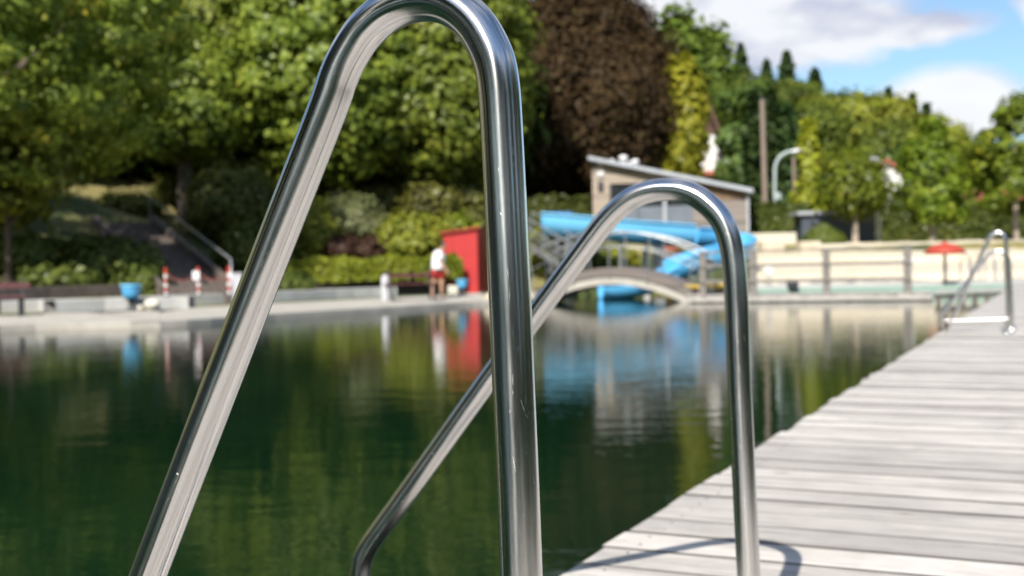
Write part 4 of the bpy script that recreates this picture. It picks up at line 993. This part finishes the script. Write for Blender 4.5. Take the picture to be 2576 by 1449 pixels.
D = tree_at(2040, 55.5, 296, 560, 128); tree('golden_cypress', 'narrow pointed golden yellow cypress right of the street lamp', 'tree', **D, m='leaf_yellow', n=7000, leaf=.15, seed=85, shape='cone', nclump=90, cr=.30, rb=.1, flat=1.4)

# three young park trees
yt = [(2152, 47.5, 385, 548, 165, 'young round-crowned tree with pale trunk, leftmost of three on the bank', 'leaf_young'), (2346, 47.5, 300, 560, 190, 'young tree with pale trunk, middle of three on the bank', 'leaf_young'), (2556, 47.0, 235, 540, 260, 'taller young tree with pale trunk at the right edge of the bank', 'leaf_young')]
for i, (u, Y, vt, vb, wp, lb, mm) in enumerate(yt):
    g0 = P_(u, Y, 1.72); zt_ = at(u, vt, Y).z - 1.72; zb_ = at(u, vb, Y).z - 1.72; r_ = wp / 2 * Y / FPX
    tree('young_tree', lb, 'tree', tuple(g0), zt_, (r_, r_, (zt_ - zb_) / 2), (zt_ + zb_) / 2, mm, 7500, .15, 90 + i, 'spindle' if i else 'round', 85, .42, 'pale_bark', .13, 'young trees along the bank', flat=.8)
# belt of trees behind the hedge
belt = [(2150, 74, 320, 130), (2215, 68, 360, 110), (2275, 74, 300, 120), (2330, 70, 330, 120), (2400, 76, 370, 130), (2440, 66, 440, 120), (2500, 72, 430, 130), (2580, 68, 400, 150), (2650, 72, 400, 150), (2120, 62, 430, 90), (2410, 60, 460, 90)]
bl_ = ['leaf_young', 'leaf_hill_light', 'leaf_hill']
protos = {}
for i, (u, Y, vt, wp) in enumerate(belt):
    D = tree_at(u, Y, vt + 62, 565, wp); kk = i % 3
    lb = ['bright green leafy tree in the belt behind the clipped hedge', 'light green leafy tree in the belt behind the clipped hedge', 'mid green leafy tree in the belt behind the clipped hedge'][kk]
    tree('garden_tree', lb, 'tree', **D, m=bl_[kk], n=3600, leaf=.30, seed=110 + i, shape='dome', nclump=44, cr=.75, rb=.12, group='trees behind the hedge on the right', flat=.85)

# ------------------------------------------------------------------ wooded hill
rngh = np.random.default_rng(77)
kinds = []
for i, (mm, sh_p, nm_, lb) in enumerate((('leaf_hill', 'dome', 'oak_tree', 'rounded mid green tree in the wood covering the hillside'), ('leaf_dark', 'dome', 'alder_tree', 'rounded dark green tree in the wood covering the hillside'),
                                  ('leaf_hill_light', 'dome', 'ash_tree', 'rounded light green tree in the wood covering the hillside'), ('leaf_gold', 'round', 'maple_tree', 'yellowish tree turning early in the wood covering the hillside'),
                                  ('leaf_hill', 'spindle', 'hornbeam_tree', 'tall upright green tree in the wood covering the hillside'))):
    kinds.append((mm, sh_p, nm_, lb))
cells = []
for yy in np.arange(80, 172, 7.0):
    for xx in np.arange(8, 92, 6.4):
        x = xx + rngh.uniform(-2.4, 2.4) + (3.2 if int(yy / 7) % 2 else 0); y = yy + rngh.uniform(-2.6, 2.6)
        uu = 1288 + x / y * FPX
        if 1730 < uu < 2700 and (y > 100 or uu < 2020) and (y > 94 or uu > 1860): cells.append((x, y))
first = {}
def skyline(u): return float(np.interp(u, [1700, 1800, 1850, 1960, 2100, 2200, 2330, 2400, 2450, 2520, 2700], [60, 118, 158, 192, 205, 218, 292, 318, 368, 410, 410]))
for j, (x, y) in enumerate(cells):
    kk = int(rngh.choice(5, p=[.34, .2, .26, .06, .14])); mm, sh_p, nm_, lb = kinds[kk]; z = tz(x, y); s_ = rngh.uniform(.8, 1.25)
    zmax = at(1288 + x / y * FPX, skyline(1288 + x / y * FPX) + rngh.uniform(-6, 14), y).z
    s_ = min(s_, (zmax - z) / 8.8)
    if s_ < .35: continue
    vr = int(rngh.integers(0, 2)); key = (kk, vr)
    if key not in first:
        first[key] = tree(nm_, lb, 'tree', (x, y, z), 8.6, (3.6, 3.6, 3.5), 5.3, mm, 6500, .28, 200 + kk * 7 + vr, sh_p, 46, 1.05, rb=.2, group='trees of the wooded hill', nl=4); first[key].scale = (s_, s_, s_)
    else: copy_thing(first[key], (x, y, z - .3), rngh.uniform(0, 6.28), sc=(s_, s_ * rngh.uniform(.9, 1.1), s_ * rngh.uniform(.85, 1.15)))
# skyline conifers
for i, (u, vt, wp, Y, lb) in enumerate(((1872, 118, 90, 150, 'broad dark conifer highest on the hill skyline'), (1936, 152, 60, 152, 'small dark conifer left of the pair on the hill skyline'), (1986, 134, 84, 150, 'taller dark conifer in the middle of the hill skyline'),
                                        (2056, 166, 66, 150, 'dark conifer at the lower right of the skyline group'), (2300, 240, 70, 140, 'dark conifer low on the skyline beside the white cloud'), (2240, 225, 60, 145, 'dark conifer on the right shoulder of the skyline'), (2335, 262, 60, 138, 'small dark conifer rightmost on the skyline by the white cloud'))):
    spruce(lb, u, Y, vt, wp * 1.9, 300 + i, 6500, 'fir_tree', 'leaf_spruce', .38, 'conifers on the skyline')

# ------------------------------------------------------------------ shrubs and hedges
def sh_at(name, label, u, Y, vt, vb, wpx, m, n, leaf, seed, cr=.35, nclump=26, dep=1.0, shape='dome', group=None, cat='shrub'):
    g0 = P_(u, Y, 0); zt_ = at(u, vt, Y).z; zb_ = at(u, vb, Y).z; r_ = wpx / 2 * Y / FPX; gz_ = tz(g0.x, g0.y)
    rz_ = max((zt_ - max(zb_, gz_ - .1)) / 1.75, .15); base = zt_ - 1.78 * rz_
    return shrub(name, label, (g0.x, g0.y, base), (r_, r_ * dep, rz_), m, n, leaf, seed, shape, nclump, cr, group, cat)
sh_at('pale_shrub', 'pale grey green rounded shrub on the bank left of the red hut', 885, 40, 492, 618, 190, 'leaf_pale', 6500, .11, 400, .45, 34)
sh_at('golden_shrub', 'golden green spreading shrub on the bank behind the red hut', 1040, 39.5, 535, 665, 210, 'leaf_gold', 6500, .12, 401, .42, 34)
sh_at('olive_shrub', 'olive green shrub left of the pale grey green shrub', 775, 39, 500, 650, 180, 'leaf_gold', 6000, .12, 402, .45, 34)
sh_at('rust_shrub', 'small rust brown shrub below the pale grey green shrub', 862, 38, 590, 655, 80, 'leaf_rust', 1800, .10, 403, .25, 14)
sh_at('rust_shrub', 'dark rust brown shrub left of the golden spreading shrub', 932, 37.6, 596, 655, 70, 'leaf_rust', 1600, .10, 404, .25, 14)
sh_at('green_shrub', 'yellow green shrub rising behind the roof of the red hut', 1160, 42, 545, 650, 150, 'leaf_gold', 4000, .12, 405, .4, 24)
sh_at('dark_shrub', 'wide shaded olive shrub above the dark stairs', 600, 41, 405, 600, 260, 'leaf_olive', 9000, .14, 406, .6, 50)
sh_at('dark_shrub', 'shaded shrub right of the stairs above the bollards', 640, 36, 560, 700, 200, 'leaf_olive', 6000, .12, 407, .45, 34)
sh_at('cover_shrub', 'low sprawling green shrub on the bank at the left edge', 60, 31.5, 600, 748, 300, 'leaf_cover', 9000, .12, 408, .4, 50)
sh_at('cover_shrub', 'low sprawling green shrub left of the stair foot', 265, 31.8, 600, 748, 260, 'leaf_cover', 8000, .12, 409, .4, 44)
sh_at('cover_shrub', 'light green low shrub over the wall behind the left bench', 150, 29.6, 672, 750, 200, 'leaf_cover', 4500, .10, 410, .28, 30)
sh_at('cover_shrub', 'small dark shrub between the stair foot and blue bin', 355, 30.4, 670, 750, 130, 'leaf_cover', 3200, .10, 411, .28, 22)
sh_at('low_shrub', 'low dark green cushion shrub at the left end of the hedge', 735, 33.5, 685, 745, 120, 'leaf_cover', 3000, .09, 412, .22, 22)
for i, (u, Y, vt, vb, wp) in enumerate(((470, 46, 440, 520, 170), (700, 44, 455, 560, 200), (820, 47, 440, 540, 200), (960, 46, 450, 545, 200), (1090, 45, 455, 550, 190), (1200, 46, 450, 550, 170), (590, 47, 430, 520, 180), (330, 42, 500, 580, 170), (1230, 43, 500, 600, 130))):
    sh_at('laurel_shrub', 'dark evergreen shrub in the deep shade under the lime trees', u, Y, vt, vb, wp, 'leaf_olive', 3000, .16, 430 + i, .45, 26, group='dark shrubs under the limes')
# clipped lime-green bank of low cover: its own hedge
def hedge(label, pts, z0, z1, th, m, n, leaf, seed, name='hedge', cr=.22):
    rng = np.random.default_rng(seed); P2 = [Vector((q[0], q[1], 0)) for q in pts]; seg = [(P2[i + 1] - P2[i]).length for i in range(len(P2) - 1)]; tot_ = sum(seg)
    t = thing(name, label, 'hedge', (P2[0].x, P2[0].y, z0)); pos = np.zeros((n, 3)); nr = np.zeros((n, 3)); cum = np.cumsum([0] + seg)
    s_ = rng.random(n) * tot_; face = rng.choice(4, n, p=[.42, .36, .11, .11]); hh = z1 - z0
    lump = lambda a: .06 * np.sin(a * 3.1 + seed) + .05 * np.sin(a * 7.7) + .04 * np.sin(a * 13.3 + 1)
    for i in range(n):
        j = min(max(int(np.searchsorted(cum, s_[i]) - 1), 0), len(seg) - 1); f_ = (s_[i] - cum[j]) / seg[j]; q = P2[j].lerp(P2[j + 1], f_); tt = (P2[j + 1] - P2[j]).normalized(); nn2 = Vector((-tt.y, tt.x, 0))
        dpt = rng.random() ** 2 * .18
        if face[i] == 0: o_ = -th / 2 + dpt; z = rng.random() * hh; nv = -nn2
        elif face[i] == 1: o_ = rng.uniform(-.5, .5) * th; z = hh - dpt; nv = Vector((0, 0, 1))
        elif face[i] == 2: o_ = th / 2 - dpt; z = rng.random() * hh; nv = nn2
        else: o_ = rng.uniform(-.5, .5) * th; z = rng.random() * hh; nv = Vector((0, 0, 1))
        z += lump(s_[i]) * (z / hh) + rng.normal() * .03
        c = q + nn2 * o_; pos[i] = (c.x - P2[0].x, c.y - P2[0].y, z); nr[i] = nv
    nr += rng.normal(size=(n, 3)) * .55
    leaves('foliage', m, pos, nr, leaf, rng, t, 1.4)
    core = MB(); strip(core, [tuple(q[:2]) for q in P2], -th / 2 + .22, th / 2 - .22, z0, z1 - .25); core.build('branches', 'bark', t)
    return t
hedge('low lime green clipped hedge above the brown timber wall', [tuple(P_(u, Y, 0)[:2]) for u, Y in ((705, 36.2), (860, 36.8), (1000, 37.6), (1115, 38.6))], .75, 1.36, 2.4, 'leaf_lawn', 13000, .11, 500)
hedge('long clipped green hedge along the top of the bank on the right', [tuple(P_(u, 54, 0)[:2]) for u in (2190, 2400, 2620, 2800)], 1.7, 3.42, 1.2, 'leaf_cover', 13000, .14, 501)
hedge('short dark green hedge between the clad building and grey shed', [tuple(P_(u, 53, 0)[:2]) for u in (1888, 1950, 2025)], 2.2, 3.62, 1.2, 'leaf_cover', 5000, .14, 502)
hedge('green hedge behind the slide platform left of the clad building', [tuple(P_(u, 46, 0)[:2]) for u in (1240, 1340, 1482)], 2.3, 3.75, 1.2, 'leaf_cover', 7000, .14, 503)
sh_at('bank_shrub', 'low green shrub on the bank under the blue slide', 1540, 42, 625, 690, 150, 'leaf_gold', 3500, .12, 420, .3, 24)
sh_at('bank_shrub', 'bright green shrub behind the steel staircase', 1385, 41, 575, 690, 150, 'leaf_gold', 4500, .12, 421, .35, 26)
sh_at('bank_shrub', 'green shrub between the pillar and the steel staircase', 1460, 41.5, 600, 690, 130, 'leaf_cover', 3500, .12, 422, .3, 22)
# ornamental grass
rng = np.random.default_rng(9); q = P_(2072, 46.8, 1.55); og = thing('ornamental_grass', 'rounded clump of tall green ornamental grass on the sandy bank', 'ornamental grass', tuple(q))
n = 5200; an = rng.uniform(0, 6.283, n); rr_ = rng.random(n) ** .5; ln = rng.uniform(.6, 1.0, n)
tpx = np.cos(an) * rr_ * 1.15 * ln; tpy = np.sin(an) * rr_ * .9 * ln; tpz = (1 - rr_ ** 2 * .75) * .88 * ln + .05
f_ = rng.uniform(.5, 1, n); pos = np.stack([tpx * f_ ** 1.5, tpy * f_ ** 1.5, tpz * np.sin(f_ * 1.57)], 1)
nr = np.stack([np.cos(an), np.sin(an), np.full(n, .5)], 1) + rng.normal(size=(n, 3)) * .3
leaves('blades', 'leaf_reed', pos, nr, .06, rng, og, 6.0, droop=1.5)

# trees and hedge behind the viewer, mirrored in the steel
for i, (x, y, s_) in enumerate(((11, -16, 1.15), (4, -20, 1.3), (-6, -24, 1.5), (16, -9, 1.1), (18, -1, 1.1), (19, 7, 1.1), (-16, -22, 1.6), (-26, -16, 1.5), (22, 15, 1.2), (13, -24, 1.5), (-34, -8, 1.6), (-1, -27, 1.6), (24, -16, 1.6), (28, 2, 1.6))):
    copy_thing(first[(i % 2, 0)], (x, y, .1), i, 'green tree on the lawn behind the viewer', (s_, s_, s_), 'trees behind the viewer')
hedge('tall green hedge along the lawn behind the viewer', [(24, 20), (12, 4), (9, -8), (0, -14), (-12, -17), (-26, -12)], 0, 1.9, 1.1, 'leaf_cover', 16000, .16, 510)


# ------------------------------------------------------------------ the person by the red hut
def person():
    c = at(1103, 757, 32.8); g0 = Vector((c.x, c.y, .20)); S = .95
    root = thing('person', 'person in white shirt and red shorts standing left of the red hut', 'person', tuple(g0), 0)
    #   x = picture right, y = away; figure turned three quarters away, bending slightly to the right
    J = {'pel': (0, 0, .88, .125), 'waist': (.00, 0, 1.02, .12), 'chest': (.03, 0, 1.22, .145), 'shc': (.07, 0, 1.36, .11), 'neck': (.12, -.01, 1.43, .055), 'headb': (.15, -.01, 1.49, .065),
         'headm': (.175, -.015, 1.56, .092), 'headt': (.185, -.01, 1.64, .07)}
    bm_ = bmesh.new(); vl = {}
    def V(nm, x, y, z, r): vl[nm] = (bm_.verts.new((x * S, y * S, z * S)), r * S); return vl[nm][0]
    order = ['pel', 'waist', 'chest', 'shc', 'neck', 'headb', 'headm', 'headt']
    for k in order: V(k, *J[k])
    for a, b2 in zip(order, order[1:]): bm_.edges.new((vl[a][0], vl[b2][0]))
    def chain(start, pts):
        prev = vl[start][0]
        for i, (nm, x, y, z, r) in enumerate(pts): q = V(nm, x, y, z, r); bm_.edges.new((prev, q)); prev = q
    chain('pel', [('hipl', -.09, -.03, .82, .095), ('kneel', -.13, -.06, .48, .058), ('calfl', -.15, -.04, .34, .056), ('ankl', -.19, .0, .09, .036), ('footl', -.17, -.02, .035, .034), ('toel', -.05, -.07, .03, .03)])
    chain('pel', [('hipr', .09, .04, .82, .095), ('kneer', .10, .02, .48, .058), ('calfr', .10, .06, .34, .056), ('ankr', .09, .09, .09, .036), ('footr', .10, .07, .035, .034), ('toer', .22, .03, .03, .03)])
    hands = []
    for sd_, yy in (('l', -.19), ('r', .19)):
        chain('shc', [('sh' + sd_, .07, yy, 1.34, .062), ('el' + sd_, .13, yy * 1.25, 1.07, .045), ('fa' + sd_, .20, yy * 1.2, .94, .038), ('wr' + sd_, .26, yy * 1.1, .84, .026), ('pa' + sd_, .285, yy * 1.1, .79, .034)])
        for f2 in range(5):
            o_ = (f2 - 1.5) * .018; L = (.045, .075, .085, .078, .06)[f2]
            if f2 == 0: chain('pa' + sd_, [(f'th{sd_}', .315, yy * 1.1 - .03, .795, .011), (f'th2{sd_}', .335, yy * 1.1 - .035, .765, .009)])
            else: chain('pa' + sd_, [(f'k{sd_}{f2}', .30, yy * 1.1 + o_, .755, .011), (f'm{sd_}{f2}', .305, yy * 1.1 + o_ * 1.15, .755 - L * .5, .009), (f't{sd_}{f2}', .295, yy * 1.1 + o_ * 1.2, .755 - L, .008)])
    names = list(vl.keys()); me = bpy.data.meshes.new('body'); bm_.verts.index_update(); bm_.to_mesh(me); bm_.free()
    ob = bpy.data.objects.new('body', me); C.objects.link(ob); ob.parent = root; sk = ob.modifiers.new('skin', 'SKIN'); ob.modifiers.new('sub', 'SUBSURF').render_levels = 2
    for i, nm in enumerate(names): sv = me.skin_vertices[0].data[i]; sv.radius = (vl[nm][1],) * 2; sv.use_root = (nm == 'pel')
    me.materials.append(MATS['skin'])
    def limb(name, m, segs, n=14):
        mb = MB()
        for pts, rs in segs:
            P = [Vector(q) * S for q in pts]; mb.tube(P, [r * S for r in rs], n, False)
        o = mb.build(name, m, root, world=False); sf = o.modifiers.new('t', 'SOLIDIFY'); sf.thickness = .006; return o
    limb('shirt', 'shirt', [([(0, 0, .86), (0.0, 0, .95), (.01, 0, 1.08), (.03, 0, 1.22), (.06, 0, 1.34), (.095, -.005, 1.41), (.11, -.01, 1.43)], [.20, .195, .195, .20, .175, .11, .07])] +
         [([(.065, yy * .55, 1.36), (.07, yy, 1.345), (.10, yy * 1.15, 1.22), (.115, yy * 1.2, 1.15)], [.09, .085, .075, .07]) for yy in (-.19, .19)])
    limb('shorts', 'shorts', [([(0, 0, .98), (0, 0, .92), (0, 0, .84)], [.15, .158, .15]), ([(-.04, -.02, .88), (-.09, -.03, .80), (-.115, -.045, .60)], [.11, .115, .105]), ([(.04, .02, .88), (.09, .04, .80), (.10, .03, .60)], [.11, .115, .105])])
    hb_ = bmesh.new(); bmesh.ops.create_uvsphere(hb_, u_segments=20, v_segments=14, radius=.108 * S)
    dl = [q for q in hb_.verts if q.co.x > .055 and q.co.z < .04 or q.co.z < -.055]
    bmesh.ops.delete(hb_, geom=dl, context='VERTS'); me = bpy.data.meshes.new('hair'); hb_.to_mesh(me); hb_.free(); me.materials.append(MATS['hair'])
    ho = bpy.data.objects.new('hair', me); C.objects.link(ho); ho.parent = root; ho.location = (.165 * S, -.012 * S, 1.60 * S); ho.scale = (1, .92, 1.02)
    # face: nose, eyes and ears set on the head
    fm = MB(); fm.lathe((.275 * S, -.015 * S, 1.575 * S), [(.004, .03), (.011, .0), (.012, -.012), (.002, -.018)], 8); fm.build('nose', 'skin', root, world=False)
    for yy in (-.045, .018): em = MB(); em.lathe((.262 * S, yy * S, 1.595 * S), [(.002, .009), (.009, .003), (.009, -.003), (.002, -.009)], 8); em.build('eye', 'hair', root, world=False)
    for yy in (-.108, .080): em = MB(); em.lathe((.175 * S, yy * S, 1.58 * S), [(.003, .03), (.014, .018), (.012, -.015), (.003, -.028)], 8); em.build('ear', 'skin', root, world=False)
person()
